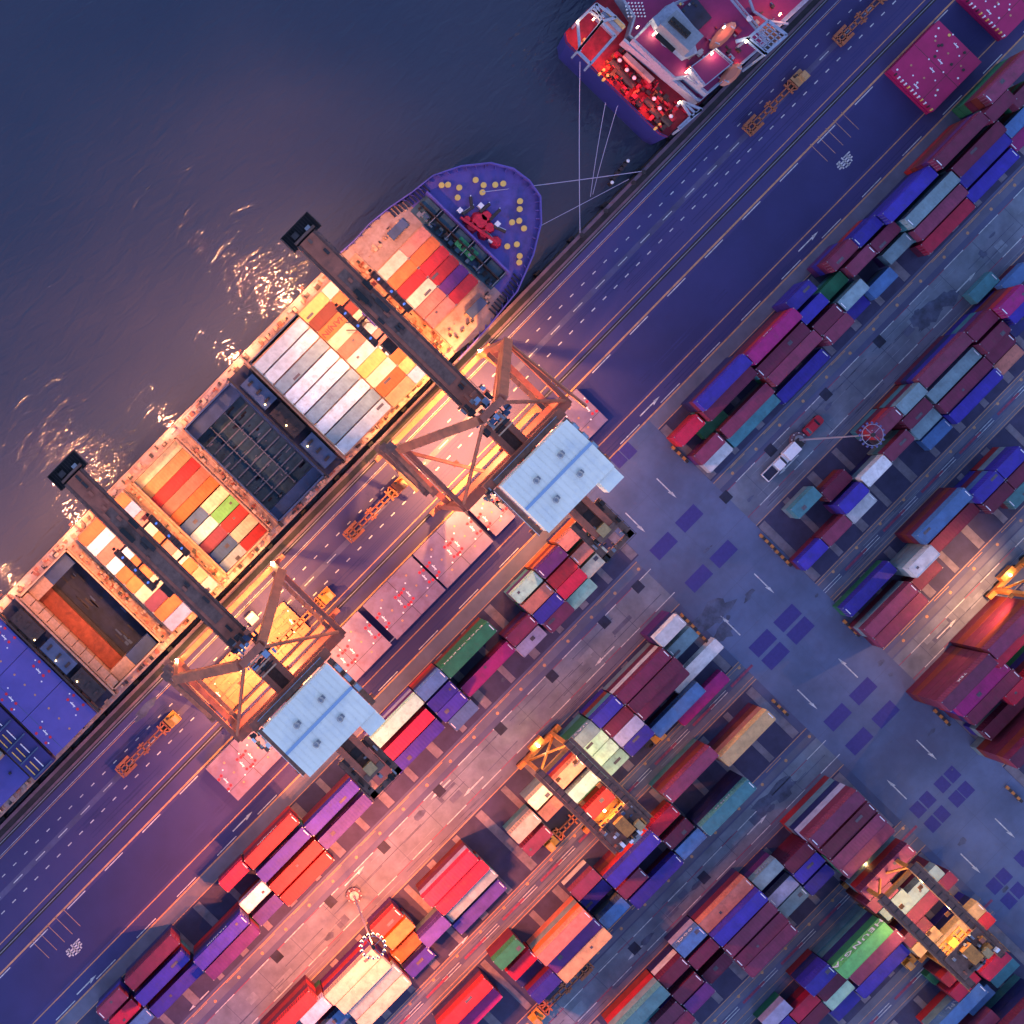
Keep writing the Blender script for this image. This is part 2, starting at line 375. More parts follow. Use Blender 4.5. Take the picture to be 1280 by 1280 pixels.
# faint hatched parking boxes and the white ground emblem on the storage strip
mb=MB()
for k in range(5):
    for bx,by in ((45,1182),(1018,186)):
        x,y=G(bx,by); mb.rect(x+k*2.1,x+k*2.1+.10,y-3.4,y+1.2,Z,'lineo')
struct('parking_boxes',mb)
mb=MB()
for bx,by in ((94,1186),(1057,202)):
    x,y=G(bx,by)
    for (a,b,c,d) in ((-1.9,1.6,-.35,-.05),(-1.9,1.6,.15,.45),(-1.3,-1.0,-.7,.8),(-.2,.1,-1.0,1.1),(.8,1.1,-.8,.8),(-.8,.6,-.9,-.65),(.2,1.9,.65,.9),(-1.6,-.7,.6,.95)):
        mb.rect(x+a,x+b,y+c,y+d,Z,'line')
struct('ground_emblem',mb)
# stains and dark tyre marks on the lanes
random.seed(5)
M['stain']=new_mat('oil_stain',(.07,.085,.14),.8,noise=.5,nscale=.5)
BLZ=[0]
def blob(px,py,r,sx=1,n=14):
    x,y=G(px,py); pts=[]
    for i in range(n):
        a=2*math.pi*i/n; k=r*random.uniform(.6,1.2); pts.append((x+k*sx*math.cos(a),y+k*math.sin(a),Z+.001+BLZ[0]))
    BLZ[0]+=.0006
    mbs.add(pts,[tuple(range(n))],'stain')
mbs=MB()
for (px,py,r,sx) in ((182,887,.8,4),(1165,388,2.2,2.2),(1150,400,1.8,1),(1187,372,1.6,1.6),(960,1000,1.3,4),(978,988,1.6,2),(890,770,2.2,2.4),(905,790,1.6,1.6),(1228,318,.8,1),(1035,508,.4,3)):
    blob(px,py,r,sx)
mbs.build('oil_stains')['kind']='structure'
# manholes: square dark covers on the truck roads
mh=None
def square_lid(u,v):
    global mh
    x,y=U(u),V(v)
    if mh is None:
        mb=MB().box(-.95,.95,-.95,.95,0,.05,'holdfloor'); mh=mb.build('duct_cover'); o=mh
    else: o=mh.copy(); COL.objects.link(o)
    o.location=(x,y,.01); return o
LIDS=[(464,1084,'beside the dark oil patch of the upper truck road'),(370,1082.5,'between the oil patch and the red car'),(272,1082,'just beside the small white box van'),(191,1083,'at the aisle corner by the pickup'),
 (34,1083,'nearest the aisle on the lit truck road'),(-27,1084,'below the salmon and purple container bay'),(-121,1084.5,'below the long dark green container'),(-213,1084.5,'opposite the yellow gantry over the second block'),
 (-322,1084,'beside the portal of the left quay crane, on the pink road'),(-421,1084,'up the road from the lit lamp mast'),(-516,1084,'just left of the lit lamp mast foot'),(-612,1084,'far down the pink road near the bottom edge'),
 (-168,1396,'on the blue truck road beside the yellow tractor'),(-292,1396,'lowest on the blue truck road by the bottom edge')]
for k,(u,v,t) in enumerate(LIDS):
    tag(square_lid(u,v), 'square black duct cover '+t, 'manhole cover','duct covers in the truck roads')

# repairs, tyre marks and joints: thin patches laid in the surfacing
M['patchd']=new_mat('surface_repair_dark',(.085,.10,.16),.8,noise=.3,nscale=.4)
M['patchl']=new_mat('surface_repair_light',(.17,.205,.255),.8,noise=.3,nscale=.4)
M['track']=new_mat('tyre_track',(.06,.075,.13),.75,noise=.5,nscale=.6)
M['joint']=new_mat('surface_joint',(.06,.07,.12),.9); M['joint2']=new_mat('aisle_joint',(.08,.10,.165),.9)
random.seed(31); mb=MB()
def free(u): return not(AL-6<u<AR+6)
for (a,b) in ((1080,1119),(1375,1407)):
    for k in range(24):
        u=random.uniform(-700,1100); l=random.uniform(10,44); v=random.uniform(a+3,b-10); h=random.uniform(5,13)
        if free(u) and free(u+l): mb.rect(U(u),U(u+l),V(v),V(v+h),.0125+.00004*k,random.choice(['patchd','patchl','patchl','patchd']))
struct('surface_repairs',mb)
mb=MB()
for (vs_) in ((760,764),(790,796),(808,812),(900,904),(932,937)):
    for k in range(26):
        u=random.uniform(-700,1150); l=random.uniform(25,120); v=random.uniform(*vs_); mb.rect(U(u),U(u+l),V(v),V(v+1.1),.0105+.0001*k,'asphaltd'); mb.rect(U(u),U(u+l),V(v+4.5),V(v+5.6),.01055+.0001*k,'asphaltd')
for v0 in (1086,1098,1110,1126,1131,1244,1248,1260,1265,1384,1396,1414,1529,1551,1558):
    for k in range(30):
        u=random.uniform(-800,1200); l=random.uniform(20,110); v=v0+random.uniform(-2,2)
        if free(u) and free(u+l): mb.rect(U(u),U(u+l),V(v),V(v+.8),.0146+.00006*k,random.choice(['track','patchl','track']))
struct('tyre_marks',mb)
mb=MB()
u=-700
while u<1200:
    for a,b in ((1079,1121),(1374,1408)):
        if free(u): mb.rect(U(u),U(u+.5),V(a),V(b),.0170,'joint')
    u+=58
v=960
while v<1750: mb.rect(U(AL),U(AR),V(v),V(v+.3),.0120,'joint2'); v+=52
mb.rect(U(AL+(AR-AL)/2),U(AL+(AR-AL)/2+.3),V(946),V(1760),.0128,'joint2')
struct('surface_joints',mb)
mbs=MB()
for k in range(40):
    u=random.uniform(-600,1100); v=random.choice([random.uniform(1080,1118),random.uniform(1376,1406),random.uniform(950,1700)])
    if v>1120 and not (AL<u<AR) and not 1374<v<1408: u=random.uniform(AL+5,AR-5)
    px_=(u*CA+v*SA); py_=(-u*SA+v*CA); blob(px_,py_,random.uniform(.15,.7),random.uniform(.8,3.5),9)
mbs.build('oil_stains')['kind']='structure'
# ------------------------------------------------------------------ shipping containers
L20,L40,CW,CH=6.06,12.19,2.44,2.6
CM={}; M['roofpatch']=new_mat('roof_repair',(.09,.08,.10),.7,noise=.3)
def zigzag(x0,x1,pitch,depth):
    pts=[]; n=max(1,int(round((x1-x0)/pitch))); p=(x1-x0)/n
    for i in range(n):
        a=x0+i*p; pts+=[(a,0),(a+p*.30,0),(a+p*.5,depth),(a+p*.8,depth)]
    pts.append((x1,0)); return pts
def container_meshes(L,col):
    key=(L,col)
    if key in CM: return CM[key]
    c='c_'+col; hx,hy=L/2,CW/2
    b=MB()
    r=.16
    for sy in (-1,1):                                   # corner posts and rails
        for sx in (-1,1): b.cb(sx*(hx-r/2),sy*(hy-r/2),0,r,r,CH-.02,c)
        b.cb(0,sy*(hy-.05),0,L-2*r,.10,.16,c); b.cb(0,sy*(hy-.05),CH-.12,L-2*r,.10,.10,c)
        prof=zigzag(-hx+r,hx-r,.56,.05); vs=[]; n=len(prof)
        for x,d in prof: vs.append((x,sy*(hy-.02-d),.15))
        for x,d in prof: vs.append((x,sy*(hy-.02-d),CH-.1))
        b.add(vs,[(i,i+1,n+i+1,n+i) if sy<0 else (i,n+i,n+i+1,i+1) for i in range(n-1)],c)
    b.cb(-hx+.06,0,0,.10,CW-2*r,CH-.04,c); b.cb(0,0,.05,L-.3,CW-.3,.1,'dark')
    body=b.mesh('container_body')
    t=MB(); prof=zigzag(-hx+.1,hx-.1,.62,-.008); vs=[]; n=len(prof); m=hy-.06
    for x,d in prof: vs.append((x,-m,CH-.03+d))
    for x,d in prof: vs.append((x,m,CH-.03+d))
    t.add(vs,[(i,i+1,n+i+1,n+i) for i in range(n-1)],c)
    for sy in (-1,1): t.cb(0,sy*(hy-.04),CH-.06,L-.02,.08,.06,c)
    for sx in (-1,1):
        t.cb(sx*(hx-.06),0,CH-.06,.11,CW-.1,.06,c)
        for sy in (-1,1): t.cb(sx*(hx-.1),sy*(hy-.1),CH-.05,.19,.18,.056,'steel')
    roof=t.mesh('container_roof')
    d=MB(); x=hx-.05
    for sy in (-1,1):
        d.cb(x,sy*hy*.48,.12,.06,hy*.9,CH-.26,c)
        for q in (.25,.75): d.cyl((x+.05,sy*hy*q,.15),(x+.05,sy*hy*q,CH-.18),.03,'steel',5)
    door=d.mesh('container_door')
    # the light marker plate most boxes carry on one roof end
    p=MB(); s=1 if (hash((L,len(col)))%2) else -1
    p.cb(hx-.30,0,CH-.004,.16,CW*.52,.012,'white')
    plate=p.mesh('roof_plate')
    CM[key]=(body,roof,door,plate); return CM[key]
NBOX=0
def place_box(x,y,z,L,col,full=True,plate=None,flip=False):
    global NBOX
    body,roof,door,pl=container_meshes(L,col)
    o=bpy.data.objects.new('shipping_container',body); COL.objects.link(o); o.location=(x,y,z)
    if flip: o.rotation_euler=(0,0,math.pi)
    BASE[o.name]=(x,y,z)
    for nm,me in (('roof',roof),('door',door)):
        c=bpy.data.objects.new(nm,me); COL.objects.link(c); c.parent=o
    if plate:
        c=bpy.data.objects.new('roof_plate',pl); COL.objects.link(c); c.parent=o
    if random.random()<.32:
        if 'w' not in CM:
            for kk,(a_,b_) in enumerate(((.9,.7),(1.6,.5),(.5,.45))): CM[('patch',kk)]=MB().cb(0,0,CH-.002,a_,b_,.012,'roofpatch').mesh('roof_patch')
            CM['w']=1
        c=bpy.data.objects.new('roof_patch',CM[('patch',random.randrange(3))]); COL.objects.link(c); c.parent=o
        c.location=(random.uniform(-L*.4,L*.4),random.uniform(-.7,.7),random.uniform(0,.004))
    NBOX+=1; return o
ORD=['first','second','third','fourth','fifth','sixth','seventh','eighth','ninth','tenth','eleventh','twelfth','thirteenth','fourteenth','fifteenth','sixteenth','seventeenth','eighteenth','nineteenth','twentieth']
# zoomed crops of the survey: origin and scale
ZR=dict(A=(820,220,.1875),B=(1040,80,.1875),C=(820,400,.1875),D=(1040,320,.1875),E=(940,540,.1875),F=(1080,560,.15625),G=(1080,700,.15625),H=(600,640,.1875),
 I=(420,740,.1875),J=(640,760,.1875),K=(560,880,.203125),L=(240,940,.203125),M=(80,1060,.171875),N=(360,1020,.203125),O=(580,1060,.171875),P=(680,960,.1875),
 Q=(800,860,.1875),R=(740,1060,.171875),S=(880,940,.1875),T=(940,1100,.140625),U=(1080,1040,.15625),V=(1100,860,.140625),
 b=(1160,60,.09375),e=(1130,480,.1171875),e3=(1180,330,.1171875),t2=(960,1220,.125),t3=(1180,1140,.109375),t4=(1100,1180,.140625),X=(480,1180,.140625),px=(0,0,1))
# block | region x y length tiers colour [lower colours, top down]
YARD='''
1 B 1220 100 4 5 pink rust,maroon
1 B 1085 270 2 5 maroon maroon
1 B 850 520 4 5 maroon purple,maroon,rust
1 B 980 570 4 4 maroon
1 B 1010 655 4 3 blue
1 B 1080 735 4 2 blue
1 B 1230 400 2 3 azure
1 B 1250 510 2 2 magenta
1 B 1270 215 2 4 pink
1 B 550 840 4 4 blue blue,blue,navy
1 B 680 895 4 4 grey teal,teal
1 B 740 975 4 3 pink
1 B 790 1065 4 2 crimson maroon
1 B 262 1090 2 3 blue blue
1 B 345 1165 2 3 maroon
1 B 455 1215 2 2 grey
1 A 1245 525 2 4 maroon maroon
1 D 170 55 2 3 pink maroon
1 A 1175 745 2 2 green
1 D 125 280 2 3 grey teal
1 D 318 200 2 2 azure grey
1 A 960 810 2 3 blue blue
1 A 1050 885 2 3 blue
1 A 1150 965 2 3 maroon
1 A 1215 1050 2 3 pink
1 D 165 350 2 1 blue
1 A 800 1060 4 4 magenta red,maroon,maroon
1 C 866 190 4 3 maroon
1 C 925 250 4 3 pink
1 C 985 335 4 1 blue
1 C 490 420 4 4 blue maroon,navy
1 C 555 500 4 3 maroon
1 C 612 572 4 2 pink
1 C 645 648 4 1 teal
1 C 355 665 2 1 green
1 C 245 755 2 2 crimson red
1 C 335 835 2 2 pink
1 C 415 900 2 1 white
2 D 1175 290 2 5 magenta red,maroon,rust
2 e3 500 320 2 1 teal
2 e3 850 480 2 4 blue
2 e3 800 620 2 3 navy
2 D 1010 460 2 4 maroon purple,teal
2 D 1095 535 2 4 maroon
2 D 1130 610 2 3 maroon
2 D 1180 692 2 1 salmon
2 D 745 705 4 4 pink blue,navy
2 D 815 795 4 3 grey
2 D 885 868 4 3 maroon
2 D 955 940 4 2 blue
2 D 535 950 2 4 grey maroon,teal,rust
2 D 572 1050 2 3 maroon
2 D 635 1110 2 2 grey
2 D 708 1180 2 1 azure
2 D 395 1090 2 4 pink red,maroon
2 E 958 115 2 3 pink
2 E 800 270 2 3 white grey
2 E 590 355 2 2 maroon rust
2 E 378 455 2 2 teal
2 E 695 425 2 3 blue blue
2 E 728 505 2 2 white
2 E 565 660 2 2 pink
2 E 410 815 2 2 blue
2 px 1268 345 2 2 azure
3 F 1180 125 2 4 blue blue
3 F 985 325 2 4 blue azure
3 F 1230 240 2 3 maroon
3 F 1070 405 2 3 maroon
3 F 1265 360 2 2 teal
3 F 670 525 4 4 azure maroon,rust,maroon
3 F 725 640 4 2 maroon
3 F 480 910 2 4 white grey,grey,grey
3 F 535 985 2 2 maroon
3 E 790 1045 4 2 blue
3 G 220 403 4 3 pink
3 G 301 481 4 2 pink
4 G 880 950 4 6 pink maroon,maroon,maroon,rust,maroon
4 G 968 1045 4 4 magenta
4 G 1040 1095 4 4 maroon
4 G 1120 1175 4 3 maroon
4 G 1190 590 4 6 pink rust,maroon,maroon,rust,maroon
4 G 1275 680 4 5 crimson
4 px 1290 845 4 4 crimson
5 px 1297 925 4 6 maroon rust,maroon,maroon,rust
1 H 615 165 2 4 salmon orange,orange
1 H 685 275 2 3 salmon
1 H 765 345 2 2 cream
1 H 480 335 2 4 purple orange,rust,orange
1 H 560 405 2 3 red
1 H 622 465 2 3 crimson
1 H 680 545 2 1 mint
1 H 322 495 2 3 mint purple,teal
1 H 400 565 2 3 salmon
1 H 460 640 2 3 blue
1 H 528 700 2 2 pink
1 H 275 795 2 3 maroon
1 H 342 862 2 1 lavender
1 I 880 395 4 4 green green,green
1 I 1020 510 4 2 magenta
1 I 645 618 2 4 azure navy,rust
1 I 712 700 2 3 blue
1 I 776 765 2 3 blue
1 I 850 822 2 1 azure
1 I 405 865 4 4 mint purple,lavender,violet
1 I 475 965 4 3 crimson
1 I 545 1030 4 2 blue
1 L 858 350 4 3 blue rust
1 L 942 432 4 2 violet
1 L 492 552 4 3 red maroon
1 L 570 630 4 3 blue
1 L 640 715 4 2 red
1 L 707 782 4 1 red
1 L 262 765 2 2 crimson
1 L 392 893 2 2 white
1 L 466 975 2 1 violet
1 px 277 1178 4 4 blue navy,maroon
1 px 291 1190 4 3 purple
1 M 640 835 4 3 maroon
1 M 714 950 4 3 blue
1 M 800 1055 4 2 blue
1 M 350 1140 2 3 pink blue,navy
1 M 440 1215 2 2 crimson
1 M 560 1260 2 2 azure
2 J 1045 165 2 4 white navy
2 J 1130 245 2 3 grey navy
2 J 1245 400 4 1 white
2 J 880 455 4 4 maroon white,maroon
2 J 962 535 4 4 maroon
2 J 1010 585 4 3 maroon
2 J 1072 645 4 2 azure
2 Q 420 70 4 1 magenta
2 J 638 695 2 4 blue teal,rust
2 J 712 775 2 3 maroon
2 J 765 830 2 3 lavender
2 J 830 888 2 3 blue
2 J 492 855 2 4 grey green,green
2 J 575 900 2 3 mint
2 J 620 950 2 3 mint
2 J 688 1030 2 2 mint
2 K 745 430 2 4 salmon red,blue
2 K 815 495 2 1 green
2 K 868 545 2 4 grey navy,navy
2 K 925 610 2 3 red
2 K 592 550 2 3 cream grey,grey
2 K 650 625 2 2 salmon
2 K 478 762 2 3 beige grey
2 K 550 845 2 2 pink
2 N 1000 390 4 4 crimson lavender,maroon,rust
2 N 1065 448 4 3 crimson
2 N 1122 485 4 2 grey
2 N 1180 560 4 1 violet
2 N 610 660 2 3 red maroon
2 N 685 725 2 3 orange
2 N 745 800 2 1 orange
2 N 905 715 2 3 violet violet,grey
2 N 808 905 2 1 blue
2 N 385 1005 4 4 beige purple,red
2 N 462 1058 4 4 beige
2 N 520 1105 4 3 grey
2 N 590 1140 4 3 beige
2 N 165 1180 2 4 lavender rust,maroon
2 N 30 1270 4 4 red maroon
2 N 310 1245 2 2 azure
3 Q 340 578 4 4 pink rust,maroon
3 Q 722 335 4 4 tan salmon,rust
3 Q 592 800 4 4 teal navy,navy,navy
3 P 800 355 2 2 crimson
3 P 898 440 2 2 maroon
3 P 982 505 2 2 azure white
3 P 602 612 4 4 blue red,rust
3 P 575 790 2 2 pink
3 P 750 758 4 2 blue
3 P 280 780 2 3 pink navy,white
3 P 345 850 2 1 blue
3 P 467 972 2 2 azure
3 O 738 648 4 4 salmon orange,grey,salmon
3 O 815 705 4 3 purple
3 O 877 780 4 3 tan mint
3 O 328 775 2 3 green maroon
3 O 425 850 2 2 crimson
3 O 488 915 2 1 navy
3 O 590 995 2 3 blue
3 px 582 1258 4 3 red maroon
3 px 594 1270 4 2 magenta
4 S 890 448 4 6 pink maroon,lavender,navy
4 S 965 524 4 5 maroon
4 S 1035 600 4 5 pink
4 S 1090 655 4 4 pink
4 S 640 705 2 3 maroon maroon
4 S 702 775 2 3 blue
4 S 762 860 2 2 blue
4 S 430 815 2 3 grey purple,navy
4 S 530 930 2 2 lavender
4 S 592 1005 2 2 grey
4 px 908 1135 4 3 salmon maroon,navy
4 px 922 1149 4 4 blue
4 px 937.5 1163 4 3 pink
4 px 951.6 1176 4 3 maroon
4 px 964 1188 4 2 pink
4 R 715 690 2 3 azure lavender,navy
4 R 810 775 2 3 maroon
4 R 910 880 2 2 maroon rust
4 R 600 905 2 3 maroon white,navy
4 R 695 1025 2 3 maroon
4 R 790 1085 2 3 purple
4 R 420 1195 4 4 teal grey,red,rust
4 R 530 1200 2 3 pink
4 R 650 1265 2 3 maroon
4 R 395 1240 2 2 teal
5 T 1030 605 4 5 lime green,navy,teal,grey
5 T 1090 712 4 4 pink
5 px 1106 1212 4 2 blue
5 T 640 865 2 4 blue blue,navy
5 T 715 940 2 3 maroon
5 T 775 1020 2 2 mint
5 T 862 1090 2 1 blue
5 T 465 1145 2 2 crimson maroon
5 T 570 1205 2 2 maroon
5 T 235 1215 2 2 lavender
5 T 320 1275 2 2 blue
5 U 210 655 2 4 pink
5 U 305 725 2 4 grey
5 U 380 800 2 3 maroon
5 U 440 860 2 3 tan
5 U 545 930 2 3 red
5 U 350 470 4 4 pink
5 U 485 545 4 3 grey
5 U 590 590 4 3 maroon
5 U 655 680 4 3 tan
5 U 745 770 4 3 red
6 t3 600 610 2 4 crimson
6 t3 690 690 2 2 teal
6 t4 635 310 2 1 green
6 t4 790 405 2 3 crimson red
6 t4 865 475 2 2 azure
6 t4 740 620 4 3 azure grey,red
6 t3 830 1150 4 4 maroon navy,navy
6 t4 870 670 2 3 pink
'''
rows=[]
for ln in YARD.strip().splitlines():
    a=ln.split(); b=int(a[0]); ox,oy,sc=ZR[a[1]]
    px,py=ox+float(a[2])*sc, oy+float(a[3])*sc
    L=L20 if a[4]=='2' else L40; n=int(a[5])
    x,y=G(px,py,n*CH)
    rows.append(dict(b=b,px=px,py=py,x=x,y=y,L=L,n=n,col=a[6],low=a[7].split(',') if len(a)>7 else []))
PITCH=2.78
EDGE={i+1:BL[i][1] for i in range(6)}
for r in rows:
    y0=V(EDGE[r['b']])-1.35
    r['fcol']=(y0-r['y'])/PITCH
    r['c']=max(0,min(5,round(r['fcol'])))
    r['side']='right' if r['x']>U((AL+AR)/2) else 'left'
# settle the stacks: same-block boxes that overlap along the quay keep their own rows
blocks={}
for r in rows: blocks.setdefault((r['b'],r['side']),[]).append(r)
for key,rr in blocks.items():
    for it in range(60):
        for i,a in enumerate(rr):
            for c in rr[i+1:]:
                ox=(a['L']+c['L'])/2+.18-abs(a['x']-c['x']); oy=CW+.10-abs(a['y']-c['y'])
                if ox>0 and oy>0:
                    if ox<oy or ox<1.2:
                        s=ox/2*(1 if a['x']>c['x'] else -1); a['x']+=s; c['x']-=s
                    else:
                        s=oy/2*(1 if a['y']>c['y'] else -1); a['y']+=s; c['y']-=s
    # rows and bays by rank
    xs=sorted(rr,key=lambda r:abs(r['x']-U((AL+AR)/2))); bays=[]
    for r in xs:
        for bb in bays:
            if abs(bb-r['x'])<2.0: break
        else: bays.append(r['x'])
    for r in rr: r['bay']=min(range(len(bays)),key=lambda k:abs(bays[k]-r['x']))
    for k in range(len(bays)):
        for j,r in enumerate(sorted([q for q in rr if q['bay']==k],key=lambda q:-q['y'])): r['row']=j
LOWC=['maroon','maroon','rust','blue','navy','grey','teal','red','maroon','purple','green','blue']
TIER=['on top','one below top','two below top','three below top','four below top','five below top']
cand=[]
for r in rows:
    nb=[q for q in blocks[(r['b'],r['side'])] if q is not r and abs(q['x']-r['x'])<(q['L']+r['L'])/2-1 and 0<q['y']-r['y']<4.2]
    hn=min([q['n'] for q in nb]) if nb else 0
    if nb and sum(min(q['L'],r['L']) for q in nb)<r['L']-1: hn=0
    for t in range(r['n']):
        col=r['col'] if t==r['n']-1 else (r['low'][r['n']-2-t] if r['n']-2-t < len(r['low']) else random.choice(LOWC))
        ex = 100 if t==r['n']-1 else (50 if t>=hn and r['n']-2-t<len(r['low']) else (40 if t>=hn else 0))
        cand.append((ex+r['L']*.1,r,t,col))
cand.sort(key=lambda c:-c[0])
YARD_SINGLES=232-0
ntop=sum(1 for c in cand if c[0]>99)
print('yard tops',ntop,'exposed',sum(1 for c in cand if 30<c[0]<99),'all',len(cand))
rest=MB(); USED=set(); side_text={}
nsing=0
for ex,r,t,col in cand:
    if ex<30 or nsing>=MAXYARD:
        rest.box(r['x']-r['L']/2+.04,r['x']+r['L']/2-.04,r['y']-CW/2+.04,r['y']+CW/2-.04,t*CH+.05,(t+1)*CH-.03,'c_'+col); continue
    o=place_box(r['x'],r['y'],t*CH+.05,r['L'],col,plate=(t==r['n']-1 and random.random()<.55),flip=random.random()<.3)
    nsing+=1
    lab='%s %s container %s, %s row, %s bay %s of the aisle, %s block'%(col,'long' if r['L']>8 else 'short',TIER[r['n']-1-t],ORD[r['row']],ORD[r['bay']],r['side'],BL[r['b']-1][0])
    tag(o,lab,'container','shipping containers stacked in the yard blocks')
    side_text[(r['b'],r['px'],r['n']-1-t)]=o; r.setdefault('objs',{})[r['n']-1-t]=o
o=rest.build('hidden_stack_tiers'); o['kind']='stuff'; o['label']='lower container tiers hidden inside the yard stacks'
def side_words(px,py,below,text,size,mat='white',stretch=1,spacing=1.05,dx=0):
    r=min(rows,key=lambda r:(r['px']-px)**2+(r['py']-py)**2); o=r.get('objs',{}).get(below)
    if o is None: return
    b=BASE[o.name]; lt=lettering(text,size,(b[0]+dx,b[1]+CW/2+.03,b[2]+CH*.5),o,mat,stretch,spacing)
    if abs(o.rotation_euler.z)>1: o.rotation_euler=(0,0,0)
side_words(1084,1185,0,'HEUNG-A',2.1,stretch=1.15,spacing=1.25)
side_words(1084,1185,1,'HANJIN',1.5,stretch=1.1,spacing=1.3)
side_words(1084,1185,2,'HAMBURG',1.5,stretch=1.1,spacing=1.2,mat='ridge')
side_words(585,814,0,'EVERGREEN',1.5,stretch=1.1,spacing=1.2)
side_words(585,814,1,'EVERGREEN',1.5,stretch=1.1,spacing=1.2)
side_words(706,1171,1,'CHINA SHIPPING',1.3,stretch=1.0,spacing=1.1)
side_words(438,1224,1,'K LINE',1.7,stretch=1.1,spacing=1.3)
side_words(911,1010,0,'HMM',1.3,spacing=1.6,mat='ridge')
side_words(911,1010,1,'HMM',1.3,spacing=2.0)
side_words(970,418,0,'CAI',1.2,spacing=1.3)
side_words(1217,848,0,'TEX',1.1,spacing=1.2); side_words(1265,792,1,'TEX',1.4)
side_words(339,1052,0,'HANJIN',1.3,stretch=1.1); side_words(355,1067,0,'HANJIN',1.3)
side_words(277,1178,0,'HANJIN',1.3,spacing=1.2); side_words(431,1027,0,'HANJIN',1.3)
side_words(1046,1024,1,'HAMBURG SUD',1.4,mat='c_red'); side_words(732,920,0,'UASC',1.6,spacing=1.3)
side_words(908,1135,1,'OOCL',1.3); side_words(862,1178,0,'OOCL',1.4,mat='white'); side_words(960,1092,0,'CMA',1.4,mat='ridge')
side_words(853,1215,1,'MSC',1.3); side_words(812,1265,1,'TAL',1.3); side_words(1204,1267,0,'APL',1.8,mat='ridge'); side_words(1270,1265,1,'HANJIN',1.6)
# roof marks and small clutter on a few roofs
def roof_words(px,py,text,size,mat='white',stretch=1.0):
    r=min(rows,key=lambda r:(r['px']-px)**2+(r['py']-py)**2); o=r['objs'][0]; b=BASE[o.name]
    lettering(text,size,(b[0],b[1],b[2]+CH+.03),o,mat,stretch,rot=(0,0,math.pi))
# ------------------------------------------------------------------ ship at the quay
DZ=4.0                                                       # main deck
def P2(lst,z): return [G(a,b,z) for a,b in lst]
ship=thing('container_ship','long blue and buff container ship moored at the quay below the two big cranes','ship',(U(-140),V(620),-3))
bow=[(425,317),(442,302),(462,280),(487,260),(515,241),(540,221),(575,209),(612,205),(640,212),(660,227),(674,247),(675,280),(665,320),(645,365),(610,408),(572,450)]
BW=P2(bow,DZ)
AFT=U(-790,DZ); PORT=V(525,DZ); STB=V(716,DZ)
outline=[(AFT,PORT)]+[(U(84,DZ),PORT)]+BW[1:-1]+[(U(84,DZ),STB),(AFT,STB)]
cx=sum(p[0] for p in BW)/len(BW); cyy=(PORT+STB)/2
bot=[(p[0]-(3.5 if p[0]>U(160,DZ) else 0), cyy+(p[1]-cyy)*(.78 if p[0]>U(130,DZ) else .985)) for p in outline]
mb=MB(); n=len(outline)
vs=[(x,y,-6) for x,y in bot]+[(x,y,DZ-.05) for x,y in outline]
mb.add(vs,[(i,(i+1)%n,n+(i+1)%n,n+i) for i in range(n)],'hullblue'); mb.build('hull',ship)
# bulwark round the bow with frames
mb=MB(); ws=BW
for i in range(len(ws)-1):
    p,q=ws[i],ws[i+1]; mb.beam((p[0],p[1],DZ+.75),(q[0],q[1],DZ+.75),.22,1.5,'deckblue')
    k=max(1,int(math.dist(p,q)/1.6))
    for j in range(k):
        t=(j+.5)/k; x=p[0]+(q[0]-p[0])*t; y=p[1]+(q[1]-p[1])*t; dx,dy=cx+6-x,cyy-y; L=math.hypot(dx,dy)
        mb.beam((x,y,DZ+.5),(x+dx/L*.8,y+dy/L*.8,DZ+.3),.10,1.0,'deckblue')
mb.build('bulwark',ship)
# foredeck
US=[U(u,DZ) for u in (172,)][0]
bpts=[p for p in BW if p[0]>U(178,DZ)]
mb=MB().prism([(U(176,DZ),bpts[0][1]-.1)]+[(p[0]-.1,p[1]*1.0) for p in bpts]+[(U(176,DZ),bpts[-1][1])],DZ-.3,DZ,'deckblue'); mb.build('foredeck',ship)
# main deck strips beside the holds and between them
S_IN,P_IN=V(706,DZ),V(539,DZ)
mb=MB(); k0,k1=AFT,U(84,DZ)
mb.box(k0,k1,P_IN,PORT-.1,DZ-.3,DZ,'deckbuff'); mb.box(k0,k1,STB+.1,S_IN,DZ-.3,DZ,'deckbuff')
apts=[p for p in BW if U(84,DZ)<=p[0]<=U(178,DZ)]
prt=[p for p in apts if p[1]>cyy]; stb=[p for p in apts if p[1]<cyy]
poly=[(k1,PORT)]+prt+[(U(176,DZ),prt[-1][1]-1.2),(U(176,DZ),stb[0][1]+1.2)]+stb+[(k1,STB)]
mb.prism(poly,DZ-.3,DZ,'deckbuff'); mb.build('main_deck',ship)
mb=MB()
GAPS=[(62,86),(-22,-17),(-140,-106),(-238,-223),(-330,-316),(-432,-412),(-552,-517),(-668,-629)]
for a,b in GAPS: MB().box(U(a,DZ),U(b,DZ),S_IN,P_IN,DZ-.3,DZ+.02,'coaming').build('cross_deck',ship)
HB=-2.75
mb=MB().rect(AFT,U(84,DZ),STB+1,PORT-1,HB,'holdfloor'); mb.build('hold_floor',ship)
def holdwalls(a,b,mat,top=DZ,cut=None):
    mb=MB(); x0,x1=U(a,DZ),U(b,DZ)
    mb.box(x0,x1,P_IN-.3,P_IN,HB,top+.5,mat); mb.box(x0,x1,S_IN,S_IN+.3,HB,top+.5,mat)
    mb.box(x0,x0+.3,S_IN,P_IN,HB,top+.5,mat); mb.box(x1-.3,x1,S_IN,P_IN,HB,top+.5,mat); return mb
